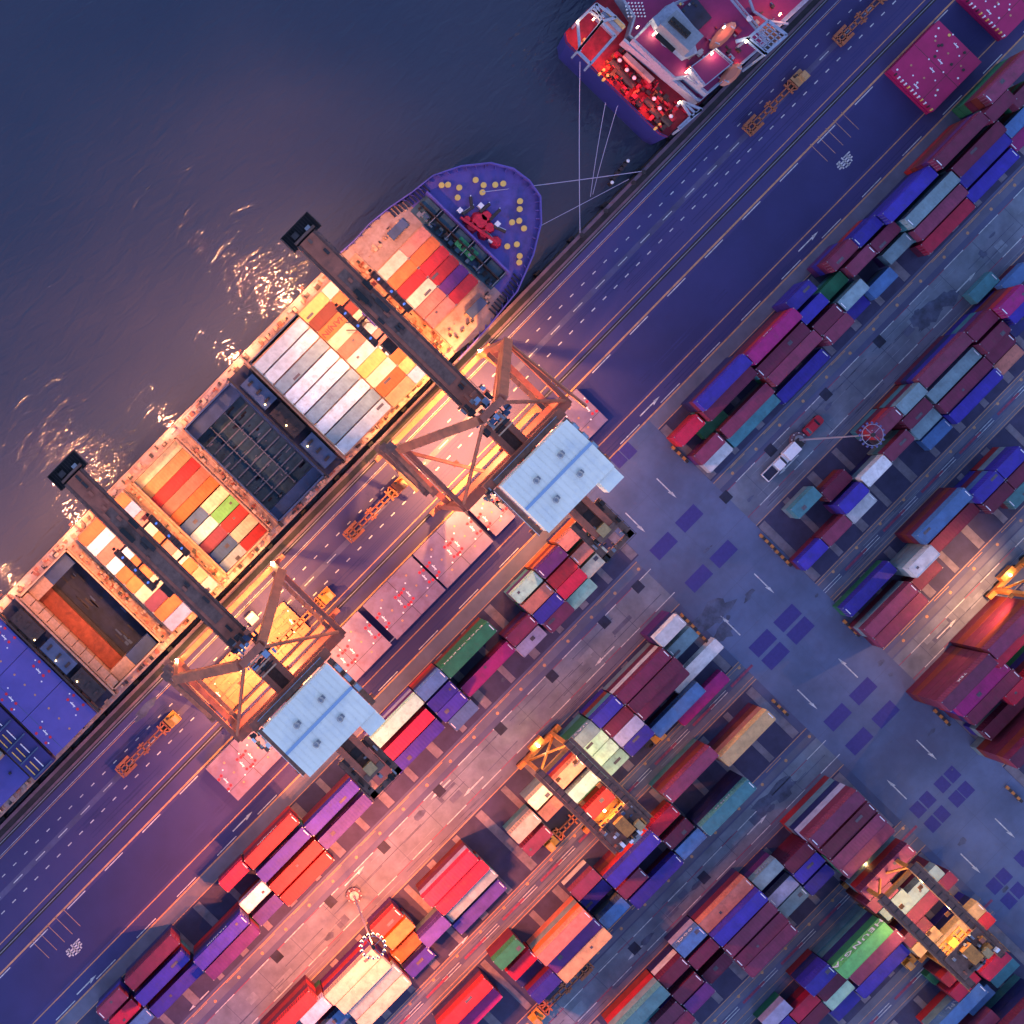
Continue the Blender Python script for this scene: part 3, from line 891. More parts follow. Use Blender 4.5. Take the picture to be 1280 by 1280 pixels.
for a,b,m in ((-22,62,'coaming'),(-106,-20,'holdblue'),(-223,-140,'holdblue'),(-316,-238,'coaming'),(-412,-330,'coaming'),(-517,-432,'sand'),(-629,-552,'coaming')):
    holdwalls(a,b,m).build('hatch_coaming',ship)
# open hold with dark green inside
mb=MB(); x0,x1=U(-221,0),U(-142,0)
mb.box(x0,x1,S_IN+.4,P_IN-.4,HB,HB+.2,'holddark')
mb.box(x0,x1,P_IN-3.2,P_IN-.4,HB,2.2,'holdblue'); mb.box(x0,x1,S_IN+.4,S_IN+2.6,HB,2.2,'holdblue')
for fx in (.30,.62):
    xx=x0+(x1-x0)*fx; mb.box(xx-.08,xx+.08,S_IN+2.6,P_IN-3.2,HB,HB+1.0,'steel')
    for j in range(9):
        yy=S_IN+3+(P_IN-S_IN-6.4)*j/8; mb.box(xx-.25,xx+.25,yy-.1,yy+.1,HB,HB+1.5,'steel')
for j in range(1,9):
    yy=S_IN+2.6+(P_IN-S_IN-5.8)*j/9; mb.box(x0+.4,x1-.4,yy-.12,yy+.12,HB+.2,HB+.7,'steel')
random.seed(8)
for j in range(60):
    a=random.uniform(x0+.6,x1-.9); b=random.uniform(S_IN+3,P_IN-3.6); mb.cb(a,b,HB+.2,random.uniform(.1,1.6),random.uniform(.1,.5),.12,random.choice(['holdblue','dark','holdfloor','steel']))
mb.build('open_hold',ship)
# open hold with sand lining and rusty ledge
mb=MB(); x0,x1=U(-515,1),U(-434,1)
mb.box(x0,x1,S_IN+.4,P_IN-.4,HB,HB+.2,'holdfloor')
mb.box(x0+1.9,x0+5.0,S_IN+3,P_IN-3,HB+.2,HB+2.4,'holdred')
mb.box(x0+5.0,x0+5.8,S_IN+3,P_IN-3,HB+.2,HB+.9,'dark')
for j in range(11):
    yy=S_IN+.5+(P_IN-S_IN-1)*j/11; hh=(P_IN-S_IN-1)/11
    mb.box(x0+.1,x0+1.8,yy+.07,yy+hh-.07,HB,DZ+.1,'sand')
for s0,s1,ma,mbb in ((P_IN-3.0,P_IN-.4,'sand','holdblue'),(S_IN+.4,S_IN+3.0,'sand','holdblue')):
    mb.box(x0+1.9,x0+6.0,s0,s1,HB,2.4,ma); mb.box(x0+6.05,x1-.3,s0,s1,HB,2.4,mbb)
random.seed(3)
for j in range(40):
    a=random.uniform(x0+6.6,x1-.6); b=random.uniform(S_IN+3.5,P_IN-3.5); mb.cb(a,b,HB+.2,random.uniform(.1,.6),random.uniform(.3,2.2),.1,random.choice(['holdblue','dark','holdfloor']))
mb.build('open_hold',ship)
# walkway clutter: lashing gear, vents and rails along the cross decks and side decks
def clutter(mb,x0,x1,y0,y1,z,nn,mats,smin=.2,smax=.9,h=.5):
    for _ in range(nn):
        lx,ly=random.uniform(smin,smax),random.uniform(smin,smax)
        mb.cb(random.uniform(x0+lx/2,x1-lx/2),random.uniform(y0+ly/2,y1-ly/2),z,lx,ly,random.uniform(.15,h),random.choice(mats))
for a,b,nn in ((64,85,70),(-237,-224,55),(-329,-317,50),(-431,-414,80)):
    mb=MB(); clutter(mb,U(a,DZ),U(b,DZ),S_IN+.3,P_IN-.3,DZ+.02,nn,['coaming','dark','crane','sand','sand','holdred'],.15,.8,.9)
    x=(U(a,DZ)+.25,U(b,DZ)-.25)
    for xx in x:
        mb.beam((xx,S_IN,DZ+1.1),(xx,P_IN,DZ+1.1),.07,.07,'sand')
        for j in range(14):
            yy=S_IN+(P_IN-S_IN)*j/13; mb.box(xx-.05,xx+.05,yy-.05,yy+.05,DZ,DZ+1.1,'sand')
    mb.build('lashing_walkway',ship)
for y0,y1 in ((P_IN+.1,PORT-.4),(STB+.4,S_IN-.1)):
    mb=MB(); clutter(mb,AFT,U(84,DZ),y0,y1,DZ,210,['coaming','dark','sand','deckbuff','crane'],.15,1.0,.7)
    yo=PORT-.25 if y0>cyy else STB+.25
    mb.beam((AFT,yo,DZ+1.0),(U(84,DZ),yo,DZ+1.0),.08,.08,'coaming')
    x=AFT
    while x<U(84,DZ): mb.box(x-.05,x+.05,yo-.05,yo+.05,DZ,DZ+1.0,'coaming'); x+=1.8
    mb.build('side_deck_gear',ship)
# lashing bridges (dark)
def bridge(a,b,top,boxes,lampcol):
    mb=MB(); x0,x1=U(a,top),U(b,top)
    for xx in (x0+.2,x1-.2): 
        mb.box(xx-.18,xx+.18,S_IN-.6,P_IN+.6,top-.5,top,'coaming' if xx>x0+1 else 'dark')
        for j in range(12):
            yy=S_IN-.5+(P_IN-S_IN+1)*j/11; mb.box(xx-.14,xx+.14,yy-.14,yy+.14,DZ,top-.5,'dark')
    mb.box(x0+.5,x1-.5,S_IN-.4,P_IN+.4,DZ+.1,DZ+.5,'holdfloor')
    for (f0,f1,h,m) in boxes:
        ya=S_IN+(P_IN-S_IN)*f0; yb=S_IN+(P_IN-S_IN)*f1; mb.box(x0+.9,x1-.9,ya,yb,DZ+.5,top-.2+h,m)
        for j in range(3):
            yy=ya+(yb-ya)*(j+.5)/3; mb.cb((x0+x1)/2,yy,top-.2+h,1.2,.5,.25,'dark')
    o=mb.build('lashing_bridge',ship)
    for k in range(3):
        l=MB(); yy=S_IN+(P_IN-S_IN)*(.25+.22*k); l.ball(((x0+x1)/2-.9,yy,top+.2),.15,lampcol); l.build('bridge_lamp',ship)
bridge(-140,-107,7.5,[(.04,.30,0,'holdblue'),(.36,.62,0,'dark'),(.66,.92,.1,'holdblue')],'lampw')
bridge(-551,-519,7.0,[(.05,.30,0,'dark'),(.34,.62,0,'holdblue'),(.68,.93,0,'dark')],'lampw')
mb=MB(); x0,x1=U(-667,7),U(-632,7)
mb.box(x0,x1,S_IN-1.1,P_IN,DZ,6.6,'hullblue')
for k in range(7):
    ya=S_IN-.8+(P_IN-S_IN)*k/7; mb.box(x0+.3,x1-.3,ya,ya+.25,6.6,7.2,'holdblue')
    for q in range(3): mb.box(x0+.7+q*1.1,x0+.85+q*1.1,ya+.5,ya+2.9,6.6,6.9,'bollard' if q<2 else 'white')
mb.build('lashing_bridge',ship)
mb=MB().box(AFT,U(-668,DZ),S_IN,P_IN,DZ-.3,DZ+.5,'hatchb'); clutter(mb,AFT,U(-672,DZ),S_IN,S_IN+6,DZ+.5,14,['dark','bollard','white'],.2,.6,.6); mb.build('aft_hatch',ship)
# forward working area
x0=U(170,DZ); x1=U(199,DZ)
mb=MB().box(x0,x1,V(692,DZ),V(551,DZ),DZ,DZ+.08,'holddark')
for k in range(5):
    y0=V(690,DZ)+k*4.1; mb.box(x1-2.2,x1-2.0,y0,y0+4.0,DZ,DZ+1.8,'dark'); mb.box(x1-3.9,x1-.1,y0,y0+.15,DZ,DZ+1.6,'steel')
    mb.box(x1-1.9,x1-.3,y0+.5,y0+3.6,DZ+.1,DZ+.9,'holddark')
clutter(mb,x0+.2,x1-2.4,V(692,DZ)+.5,V(551,DZ)-.5,DZ+.08,70,['dark','steel','holddark','holdblue'],.15,1.1,1.1)
mb.box(x1-.15,x1+.15,V(694,DZ),V(549,DZ),DZ,DZ+2.4,'deckblue'); mb.build('breakwater',ship)
mb=MB(); gx,gy=G(583,311,DZ+1); mb.cb(gx,gy,DZ+.1,1.9,4.6,1.1,'greenm')
for k in range(10): mb.cb(gx+random.uniform(-.8,.8),gy+random.uniform(-2.1,2.1),DZ+1.2,.5,.6,.3,random.choice(['greenm','steel','dark'])) 
mb.build('green_machinery',ship)
for (a,b,w_,h_) in ((497,287,3.0,1.9),(595,385,3.0,1.9)):
    x,y=G(a,b,DZ); mb=MB().box(x-2.0,x+2.0,y-.9,y+.9,DZ,DZ+.6,'holdblue'); mb.build('deck_hatch',ship)
mb=MB()
for sgn,yy in ((1,PORT),(-1,STB)):
    for k in range(22):
        x=U(94,DZ)+k*.78
        t=min(BW,key=lambda p:abs(p[0]-x)+(0 if (p[1]-cyy)*sgn>0 else 99))
        lim=[p for p in BW if (p[1]-cyy)*sgn>0]; lim.sort(key=lambda p:p[0])
        yb=None
        for p,q in zip(lim,lim[1:]):
            if p[0]<=x<=q[0]: yb=p[1]+(q[1]-p[1])*(x-p[0])/(q[0]-p[0]+1e-6)
        if yb is None: continue
        if k>10: mb.box(x-.12,x+.12,yb-sgn*.2,yb-sgn*2.0,DZ,DZ+.5,'holdfloor')
        mb.box(x-.06,x+.06,yb-.06,yb+.06,DZ,DZ+1.1,'sand')
clutter(mb,U(92,DZ),U(168,DZ),V(557,DZ),V(545,DZ),DZ,16,['sand','coaming','dark'],.2,.8,.6)
clutter(mb,U(92,DZ),U(168,DZ),V(705,DZ),V(688,DZ),DZ,20,['sand','coaming','dark'],.2,.8,.6)
mb.build('rail_frames',ship)
# windlasses and bollards
mb=MB()
for (a,b,c,d) in ((590,262,588,246),(592,258,578,268),(600,265,612,255),(612,275,625,262),(617,283,632,290),(606,290,616,300)):
    p=G(a,b,DZ+.8); q=G(c,d,DZ+.8); mb.cyl((*p,DZ+.9),(*q,DZ+.9),.33,'dark',8)
    mb.cyl((p[0]+.25,p[1]+.2,DZ+.9),(q[0]+.25,q[1]+.2,DZ+.9),.10,'white',6)
for (a,b,r) in ((600,276,2.0),(590,283,1.3),(608,270,1.3),(612,284,1.2),(584,274,.9),(620,302,1.3),(605,292,1.2)):
    x,y=G(a,b,DZ+1); mb.cyl((x,y,DZ),(x,y,DZ+1.1),r,'winch',7,r*.7)
p=G(575,272,DZ+1); q=G(622,304,DZ+1); mb.beam((*p,DZ+1.2),(*q,DZ+1.2),.5,.4,'winch')
for (a,b) in ((601,257),(575,263),(622,280),(614,300)):
    x,y=G(a,b,DZ+1); mb.cb(x,y,DZ,.9,.9,1.2,'white')
mb.build('windlass',ship)
bl=None
for (a,b) in ((552,231.5),(560,231),(574,234.5),(572,247),(594.5,225),(604.5,231.5),(619,231),(629,229.5),(603,240.5),(650,251.5),(649.5,261.5),(640,278),(649,276),(655,285.5),(634,308),(646,305.5),(649.5,320),(649,328)):
    x,y=G(a,b,DZ+.8)
    if bl is None:
        m_=MB().cyl((0,0,0),(0,0,.75),.42,'bollard',10).cyl((0,0,.75),(0,0,.95),.56,'bollard',10)
        bl=m_.mesh('bollard')
    o=bpy.data.objects.new('bollard',bl); COL.objects.link(o); o.parent=ship; bb=BASE[ship.name]; o.location=(x-bb[0],y-bb[1],DZ-bb[2])
# blue hatch covers
def hatch_marks(mb,x0,x1,y0,y1,z,mat=None,rows_=2,red=True):
    """sockets and short painted strips of one hatch panel"""
    W_=x1-x0; D=y1-y0
    for fx in (.17,.83):
        for q in range(rows_):
            fy=(q+.5)/rows_; cxm=x0+W_*fx; cym=y0+D*fy
            mb.cb(cxm,cym,z,.22,1.2,.03,'white')
            for k in range(2): mb.cb(cxm+(.24 if k%2 else -.24),cym-.4+k*.6,z,.16,.16,.03,'white')
            if red:
                for a in (-1.25,1.25): mb.cyl((cxm,cym+a,z),(cxm,cym+a,z+.04),.30,'reddot',6)
                for a in (-1.25,1.25): mb.cyl((cxm+W_*(.12 if fx>.5 else -.12),cym+a-.2,z),(cxm+W_*(.12 if fx>.5 else -.12),cym+a-.2,z+.04),.30,'reddot',6)
            for a in (-1,1): mb.cyl((cxm+a*1.0,cym+1.8*a,z),(cxm+a*1.0,cym+1.8*a,z+.04),.17,'white',6)
    for k in range(3): mb.cyl((x0+W_*.5,y0+D*(.2+.3*k),z),(x0+W_*.5,y0+D*(.2+.3*k),z+.03),.22,'lineo',6)
hx0,hx1=U(-627,6.2),U(-553,6.2); yy0=V(711,6.2); yy1=V(531,6.2); w3=(yy1-yy0)/3
for k in range(3):
    o=MB().box(hx0,hx1,yy0+k*w3+.05,yy0+(k+1)*w3-.05,DZ+.5,6.2,'hatchb').build('hatch_cover',ship)
    mb=MB(); hatch_marks(mb,hx0,hx1,yy0+k*w3,yy0+(k+1)*w3,6.2,rows_=1); mb.rect(hx0+1.9,hx0+2.0,yy0+k*w3,yy0+(k+1)*w3-.05,6.212,'holdblue')
    c=mb.build('socket_marks',o); c['kind']='stuff'
# ------------------------------------------------------------------ boxes on the ship
def ship_bay(u0,u1,v0,v1,zt,cols,name,rowname,pos,L=L20):
    """one athwart row of boxes, first colour nearest the open water"""
    n=len(cols); x=(U(u0,zt)+U(u1,zt))/2; p=(V(v0,zt)-V(v1,zt))/n
    for k,c in enumerate(cols):
        if not c: continue
        y=V(v0,zt)-p*(k+.5)
        o=place_box(x,y,zt-CH,L,c,plate=False); o.scale=(.985,.965,1)
        lab='%s %s container, %s from the open water, %s row, %s'%(c,'long' if L>8 else 'short',ORD[k],rowname,name)
        tag(o,lab,'container','shipping containers aboard the moored ship')
        if c=='orange' and name=='wide deck bay' and k==2: lettering('HANJIN',1.5,(x,y,zt+.04),o,'c_red',1.1,rot=(0,0,math.pi))
        if zt>5:                                            # it stands on a hatch cover pontoon
            pass
ship_bay(127,167.5,574.5,675,8,['salmon','orange','red','red','purple','red'],'bow bay','forward','f')
ship_bay(86,126.5,574.5,675,8,['cream','orange','red','cream','salmon','salmon'],'bow bay','after','a')
ship_bay(-18.5,20,541,708,9.0,['yellow','rust','orange','cream','salmon','white','yellow','cream','orange','tan'],'wide deck bay','after','a')
ship_bay(21,61,541,708,9.0,['cream','orange','rust','cream','white','salmon','white','orange','yellow','white'],'wide deck bay','forward','f')
ship_bay(-105,-20.5,545,706.5,11,['silver','silver','grey','silver','silver','grey','silver','grey','silver'],'pale bay','only','x',L40)
ship_bay(-316,-237,538.5,620,.2,['cream','tan','red','salmon','orange'],'half filled hold','long','x',L40)
ship_bay(-276,-237.5,621,705.5,.2,['cream','lime','red','cream','red'],'half filled hold','forward','x')
ship_bay(-316,-277,621,705.5,.2,['azure','silver','pink','azure','silver'],'half filled hold','after','x')  # blue shade over this row is put into the box paints
ship_bay(-372,-331,539,706.5,9,['orange','lavender','salmon','cream','orange','salmon','cream','orange','tan','cream'],'bay under the left boom','forward','x')
ship_bay(-414,-373,539,706.5,9,['orange','white','salmon','white','orange','orange','cream','pink','orange','lavender'],'bay under the left boom','after','x')
ship_bay(-757,-672,560,664,9,['azure','grey','azure','azure','grey'],'aft bay','last','x',L40)
# pontoons that carry the deck boxes
for a,b,v0,v1,zt in ((85,168.5,573,676.5,8-CH),(-20,62,540,709,9-CH),(-106,-19.5,544,707.5,11-CH),(-415,-330,538,707.5,9-CH),(-758,-671,559,665,9-CH)):
    mb=MB().box(U(a,zt),U(b,zt),V(v1,zt),V(v0,zt),DZ-.2,zt-.02,'coaming'); mb.build('hatch_pontoon',ship)
# hatch covers left on the quay
def quay_cover(u0,u1,v0,v1,h,m,label,red=True,zoff=0):
    x0,x1,y0,y1=U(u0,h),U(u1,h),V(v1,h),V(v0,h)
    t=thing('hatch_cover',label,'hatch cover',((x0+x1)/2,(y0+y1)/2,0),'hatch covers set down on the quay')
    mb=MB(); mb.box(x0,x1,y0,y1,h-.9,h,m); mb.build('top_panel',t)
    mb=MB(); k=0; lev=0
    while lev<h-1.0:
        mb.box(x0+.05,x1-.05,y0+.05,y1-.05,lev+.15,min(lev+1.15,h-.95),m); lev+=1.25
    for a in (x0+.6,x1-.6,(x0+x1)/2):
        for b in (y0+.6,y1-.6): mb.cb(a,b,0,.5,.5,h-.9,'dark')
    for a in range(int((x1-x0)/.9)):
        for b in (y0+.02,y1-.02): mb.cb(x0+.5+a*.9,b,.2,.12,.12,h-1.2,m)
    mb.build('side_girders',t)
    n=max(1,int(round((x1-x0)/6.5)))
    mb=MB()
    for k in range(n):
        hatch_marks(mb,x0+(x1-x0)*k/n,x0+(x1-x0)*(k+1)/n,y0,y1,h+.004,rows_=1,red=red)
        if k: mb.rect(x0+(x1-x0)*k/n-.05,x0+(x1-x0)*k/n+.05,y0,y1,h+.006,'dark')
    mb.rect(x0+.1,x1-.1,(y0+(y1-y0)*.27)-.04,(y0+(y1-y0)*.27)+.04,h+.006,'dark')
    mb.build('socket_marks',t)['kind']='stuff'; return t
quay_cover(60,157,855,910,1.9,'hatchp','mauve hatch cover sticking out beyond the right crane machine house, near the road marking')
quay_cover(-45,-10,862,912,1.9,'hatchp','small mauve hatch cover end showing below the right machine house corner')
quay_cover(-134,-52,854,914,2.2,'hatchp','mauve hatch cover next to the landward leg of the right crane')
quay_cover(-224,-137,854,914,2.2,'hatchp','mauve hatch cover in the middle, between the two others by the cranes')
quay_cover(-330,-233,854,914,2.2,'hatchp','mauve hatch cover reaching under the left crane machine house')
quay_cover(-507,-420,856,913,2.2,'hatchp','lone mauve hatch cover left of the left crane casting a dark shadow')
def plum_cover(u0,u1,label):
    t=quay_cover(u0,u1,856,931,3.4,'hatchm',label,red=False)
    b=BASE[t.name]; mb=MB(); random.seed(int(u0))
    for k in range(14):
        x=random.uniform(U(u0+4,3.4),U(u1-4,3.4)); y=random.uniform(V(926,3.4),V(861,3.4)); m=random.choice(['white','white','bollard','dark'])
        mb.cyl((x,y,3.4),(x,y,3.5),.2 if m=='white' else .3,m,7)
    for k in range(12):
        y=V(928,3.4)+k*.85; mb.cb(U(u0,3.4)+.1,y,2.6,.3,.3,.9,random.choice(['white','bollard','dark']))
    mb.build('deck_fittings',t)['kind']='stuff'
plum_cover(717,803,'magenta stack of hatch covers lying across the storage strip, whole')
plum_cover(846,990,'magenta hatch cover stack in the top right corner, partly shown')

quay_cover(-352,-290,779,828,1.5,'crane','buff hatch cover lit bright under the left crane portal, beside the white booth',red=False)
quay_cover(-440,-378,776,828,1.5,'crane','buff hatch cover under the left crane portal, left of the boom',red=False)
x,y=G(315,773,2.4); M['roofpanel']=new_mat('booth_grey',(.25,.27,.30),.6,noise=.1)
t=thing('checker_booth','small white booth with a dark blue window under the left quay crane','booth',(x,y,0))
MB().cb(x,y,0,2.0,1.9,2.4,'roofpanel').build('booth_body',t); MB().cb(x+.1,y+.45,2.4,1.3,.7,.04,'ridge').build('window',t)

def cover_bands(t,u0,u1,v0,v1,h):
    mb=MB()
    for k in range(1,5):
        v=v0+(v1-v0)*k/5; mb.box(U(u0+2,h),U(u1-2,h),V(v+1.3,h),V(v-1.3,h),h,h+.16,'cranedk' if k%2 else 'crane')
    for k in range(1,4):
        u=u0+(u1-u0)*k/4; mb.box(U(u,h),U(u+.8,h),V(v1,h),V(v0,h),h+.003,h+.1,'cranedk')
    mb.build('stiffener',t)
cov=[o for o in bpy.data.objects if o.name.startswith('hatch_cover') and o.parent is None and 'buff' in o.get('label','')]
for t,(a,b,c,d) in zip(sorted(cov,key=lambda o:-o.location.x),((-352,-290,779,828),(-440,-378,776,828))): cover_bands(t,a,b,c,d,1.5)

# lamps along the outer rail that light the water beside the hull
for k,(x,e) in enumerate(((38,1500),(22,1900),(4,1300),(-22,1700),(-40,1500),(-56,700))):
    y=PORT+.3; m_=MB().box(x-.15,x+.15,PORT-.2,PORT-.1,DZ,11,'coaming').box(x-.3,x+.3,y-.2,y+.2,11.0,11.15,'crane').box(x-.25,x+.25,y-.15,y+.15,10.95,11.0,'lampw'); m_.build('rail_lamp',ship)
    lamp('rail_lamp_glow',(x,y+.2,10.8),e*3.4,(1,.36,.17),r=.25,spot=160,target=(x,y+16,-3),parent=ship)
# ------------------------------------------------------------------ ship-to-shore cranes
YS,YL=V(738),V(834)                                         # seaward and landward rails
def quay_crane(X,label,trolley_y,ext=1):
    t=thing('quay_crane',label,'crane',(X,(YS+YL)/2,0),'ship-to-shore cranes on the quay')
    HW=12.6; PF=2.0 if ext>0 else 1.0; ZP=14.0; ZT=29.5; ZB=38.0
    # bogies and sill beams
    for y in (YS,YL):
        mb=MB().box(X-HW-1,X+HW+1,y-.5,y+.5,2.0,3.1,'crane'); mb.build('sill_beam',t)
        for sx in (-1,1):
            mb=MB()
            for k in range(4): mb.cyl((X+sx*HW-2.2+k*1.45,y-.25,.45),(X+sx*HW-2.2+k*1.45,y+.25,.45),.42,'dark',8)
            mb.box(X+sx*HW-2.6,X+sx*HW+2.6,y-.45,y+.45,.8,2.0,'crane'); mb.build('bogie',t)
            leg=MB(); leg.beam((X+sx*HW,y,3.0),(X+sx*HW,y,ZT),1.15,1.3,'crane'); leg.build('leg',t)
    # portal beams
    for sx in (-1,1):
        mb=MB().beam((X+sx*HW,YS,ZP),(X+sx*HW,YL,ZP),1.0,1.4,'crane'); mb.build('portal_beam',t); MB().beam((X+sx*HW,YS,ZT),(X+sx*HW,YL,ZT),.8,1.0,'crane').build('top_beam',t)
        MB().beam((X+sx*HW,YS-.6,4),(X+sx*HW,YL+.6,ZP-.8),.45,.45,'crane').build('diagonal_brace',t)
        mb=MB(); mb.box(X+sx*HW-sx*.7,X+sx*HW-sx*1.5,YL,YS,ZP+.6,ZP+.7,'cranedk')
        for k in range(8):
            y=YL+(YS-YL)*k/7; mb.box(X+sx*HW-sx*1.5,X+sx*HW-sx*1.44,y-.04,y+.04,ZP+.7,ZP+1.8,'rtg')
        mb.build('walkway',t)
    mb=MB().beam((X-HW,YL,ZT),(X+HW,YL,ZT),1.7,1.7,'crane'); mb.build('cross_beam',t)
    mb=MB().beam((X-HW,YL,ZP+3),(X+HW,YL,ZP+3),1.0,1.4,'crane'); mb.build('cross_beam',t)
    # sloping arms from the seaward legs up to the apex and back stays
    AY=YS-4.5; ZA=47
    for sx in (-1,1):
        mb=MB().beam((X+sx*HW,YS,ZT-.5),(X+sx*2.2,AY,ZA),1.55,1.9,'crane'); mb.build('apex_arm',t)
        mb=MB().cyl((X+sx*1.6,AY,ZA),(X+sx*HW*.98,YL+.5,ZT+.5),.32,'crane',7); mb.build('back_stay',t)
    if ext>0:
        mb=MB().cyl((X+HW,YS,ZT+.5),(X+HW+.4,YL-2,ZB-2),.34,'crane',7); mb.build('back_stay',t)
        mb=MB().beam((X+HW-1,YS-1,ZT-5),(X+5,YS-8,ZP),.9,1.2,'crane'); mb.build('side_brace',t)
        mb=MB().cyl((X-HW,YS-1,ZT),(X-3.5,YL-1,ZP+2),.34,'crane',7); mb.build('side_brace',t)
    # stairs zigzag at a leg
    mb=MB()
    for k in range(5):
        z0=3+k*5; a=YS+1.6 if k%2 else YL+5; b=YL+5 if k%2 else YS+1.6
        mb.beam((X-HW-1.4,a,z0),(X-HW-1.4,b,z0+5),.7,.15,'cranedk'); mb.box(X-HW-1.9,X-HW-.5,b-.8,b+.8,z0+5,z0+5.1,'cranedk')
    mb.build('stairs',t)
    # machinery at the apex
    mb=MB(); random.seed(int(X)+50)
    for k in range(46):
        mb.cb(X+random.uniform(-3.0,3.0),AY+random.uniform(-3.5,3.6),ZB+1.6+random.uniform(0,3),random.uniform(.2,1.2),random.uniform(.2,1.3),random.uniform(.2,1.0),random.choice(['dark','steel','crane','dark','holdblue','ridge']))
    for k in range(5): mb.box(X-1.6,X+1.6,AY-1.6-k*.7,AY-1.35-k*.7,ZB+4.4,ZB+4.6,'black' if k%2 else 'sand')
    mb.beam((X-2.4,AY,ZA),(X+2.4,AY,ZA),1.2,1.4,'crane'); mb.build('apex_machinery',t)['kind']='stuff'
    # hinged boom over the water and back reach over the yard
    BY0,BY1=15.2,AY+1.0
    bm=MB().box(X-1.45,X+1.45,BY1,BY0,ZB-1.0,ZB+.9,'crane')
    bm.box(X-.9,X+.9,BY1+6,BY0-8,ZB+.9,ZB+.98,'cranedk')
    for sx in (-1,1):
        bm.box(X+sx*1.75-.28,X+sx*1.75+.28,BY1,BY0,ZB-.6,ZB+.5,'cranedk')
        bm.box(X+sx*2.05-.04,X+sx*2.05+.04,BY1,BY0,ZB+1.4,ZB+1.5,'dark')
        for k in range(16):
            y=BY1+(BY0-BY1)*k/15; bm.box(X+sx*2.05-.04,X+sx*2.05+.04,y-.04,y+.04,ZB+.5,ZB+1.4,'dark')
    for k in range(14): bm.cb(X+random.uniform(-1.2,1.2),BY1+(BY0-BY1)*random.random(),ZB+.98,.5,random.uniform(.4,1.6),.3,random.choice(['dark','crane','cranedk']))
    bm.cb(X-.6,2.0,ZB+.98,.8,3.0,.8,'black'); bm.cb(X+1.5,2.6,ZB+.98,.7,2.0,.9,'black'); bm.cb(X+.8,-1.5,ZB+.98,.8,3.0,.6,'dark')
    bm.build('boom',t)
    mb=MB(); y=BY0+1.6                                      # boom tip platform
    mb.box(X-3.0,X+3.2,y-1.9,y+1.4,ZB-.3,ZB-.1,'black')
    for k in range(13):
        mb.box(X-3.0+k*.5,X-2.9+k*.5,y-1.9,y+1.4,ZB-.1,ZB,'dark')
    for sx in (-3.0,3.2): mb.box(X+sx-.06,X+sx+.06,y-1.9,y+1.4,ZB,ZB+1.1,'dark')
    mb.box(X-3,X+3.2,y+1.34,y+1.44,ZB,ZB+1.1,'dark'); mb.cb(X-1,y,ZB,1.1,1.0,.8,'dark'); mb.cb(X+1.4,y-.5,ZB,.9,.6,.7,'steel'); mb.cyl((X-2,y-1,ZB+.5),(X+2.4,y-1,ZB+.5),.28,'cranedk',7)
    mb.build('boom_tip_platform',t)
    RY=-55.0
    mb=MB()
    for sx in (-1,1): mb.box(X+sx*1.45-.55,X+sx*1.45+.55,RY,AY-2,ZB-.9,ZB+.7,'crane')
    mb.box(X-.9,X+.9,RY+2,AY-3,ZB-.9,ZB-.6,'cranedk'); mb.box(X-2,X+2,RY,RY+1.2,ZB-.9,ZB+.9,'cranedk')
    mb.build('back_reach',t)
    # sheave platform at the very rear
    mb=MB(); cy_=RY+1.2
    mb.box(X-3.4,X-2.2,cy_-4.2,cy_+4.2,ZB-1.2,ZB-.9,'cranedk'); mb.box(X+2.2,X+3.4,cy_-4.2,cy_+4.2,ZB-1.2,ZB-.9,'cranedk')
    mb.box(X-3.4,X+3.4,cy_-4.2,cy_-3.2,ZB-1.2,ZB-.9,'cranedk'); mb.box(X-2.6,X+2.6,cy_+2.6,cy_+4.2,ZB-1.2,ZB-.5,'dark')
    mb.cb(X-.1,cy_+.2,ZB-.4,1.9,1.7,1.5,'tan_panel')
    for k in range(26): mb.cb(X+random.uniform(-3.2,3.2),cy_+random.uniform(-4,4),ZB-.8,random.uniform(.2,.7),random.uniform(.2,1.3),random.uniform(.2,1.0),random.choice(['dark','black','cranedk','steel']))
    for a in (-3.4,3.4):
        mb.beam((X+a,cy_-4.2,ZB+.2),(X+a,cy_+4.2,ZB+.2),.07,.07,'dark')
        for k in range(7): mb.box(X+a-.04,X+a+.04,cy_-4.2+k*1.4-.04,cy_-4.2+k*1.4+.04,ZB-.9,ZB+.2,'dark')
    mb.beam((X-3.4,cy_-4.2,ZB+.2),(X+3.4,cy_-4.2,ZB+.2),.07,.07,'dark'); mb.build('rear_platform',t)
    # machine house
    hy=-41.0; z0,z1=41.0,45.4; a=7.35; b=5.2
    h=MB().box(X-a,X+a,hy-b,hy+b,z0,z1,'roofblue'); h.build('machine_house',t); 
    rf=MB()
    rf.add([(X-a-.2,hy-b-.2,z1),(X+a+.2,hy-b-.2,z1),(X+a+.2,hy,z1+.45),(X-a-.2,hy,z1+.45),(X+a+.2,hy+b+.2,z1),(X-a-.2,hy+b+.2,z1)],[(0,1,2,3),(3,2,4,5)],'roofblue')
    for k in range(1,14):
        x=X-a-.2+(2*a+.4)*k/14
        for s in (-1,1): rf.beam((x,hy+s*(b+.2),z1+.03),(x,hy+s*.1,z1+.47),.03,.03,'roofblue')
    rf.box(X-a-.2,X+a+.2,hy-.26,hy+.26,z1+.40,z1+.60,'ridge')
    o=rf.build('machine_house_roof',t)
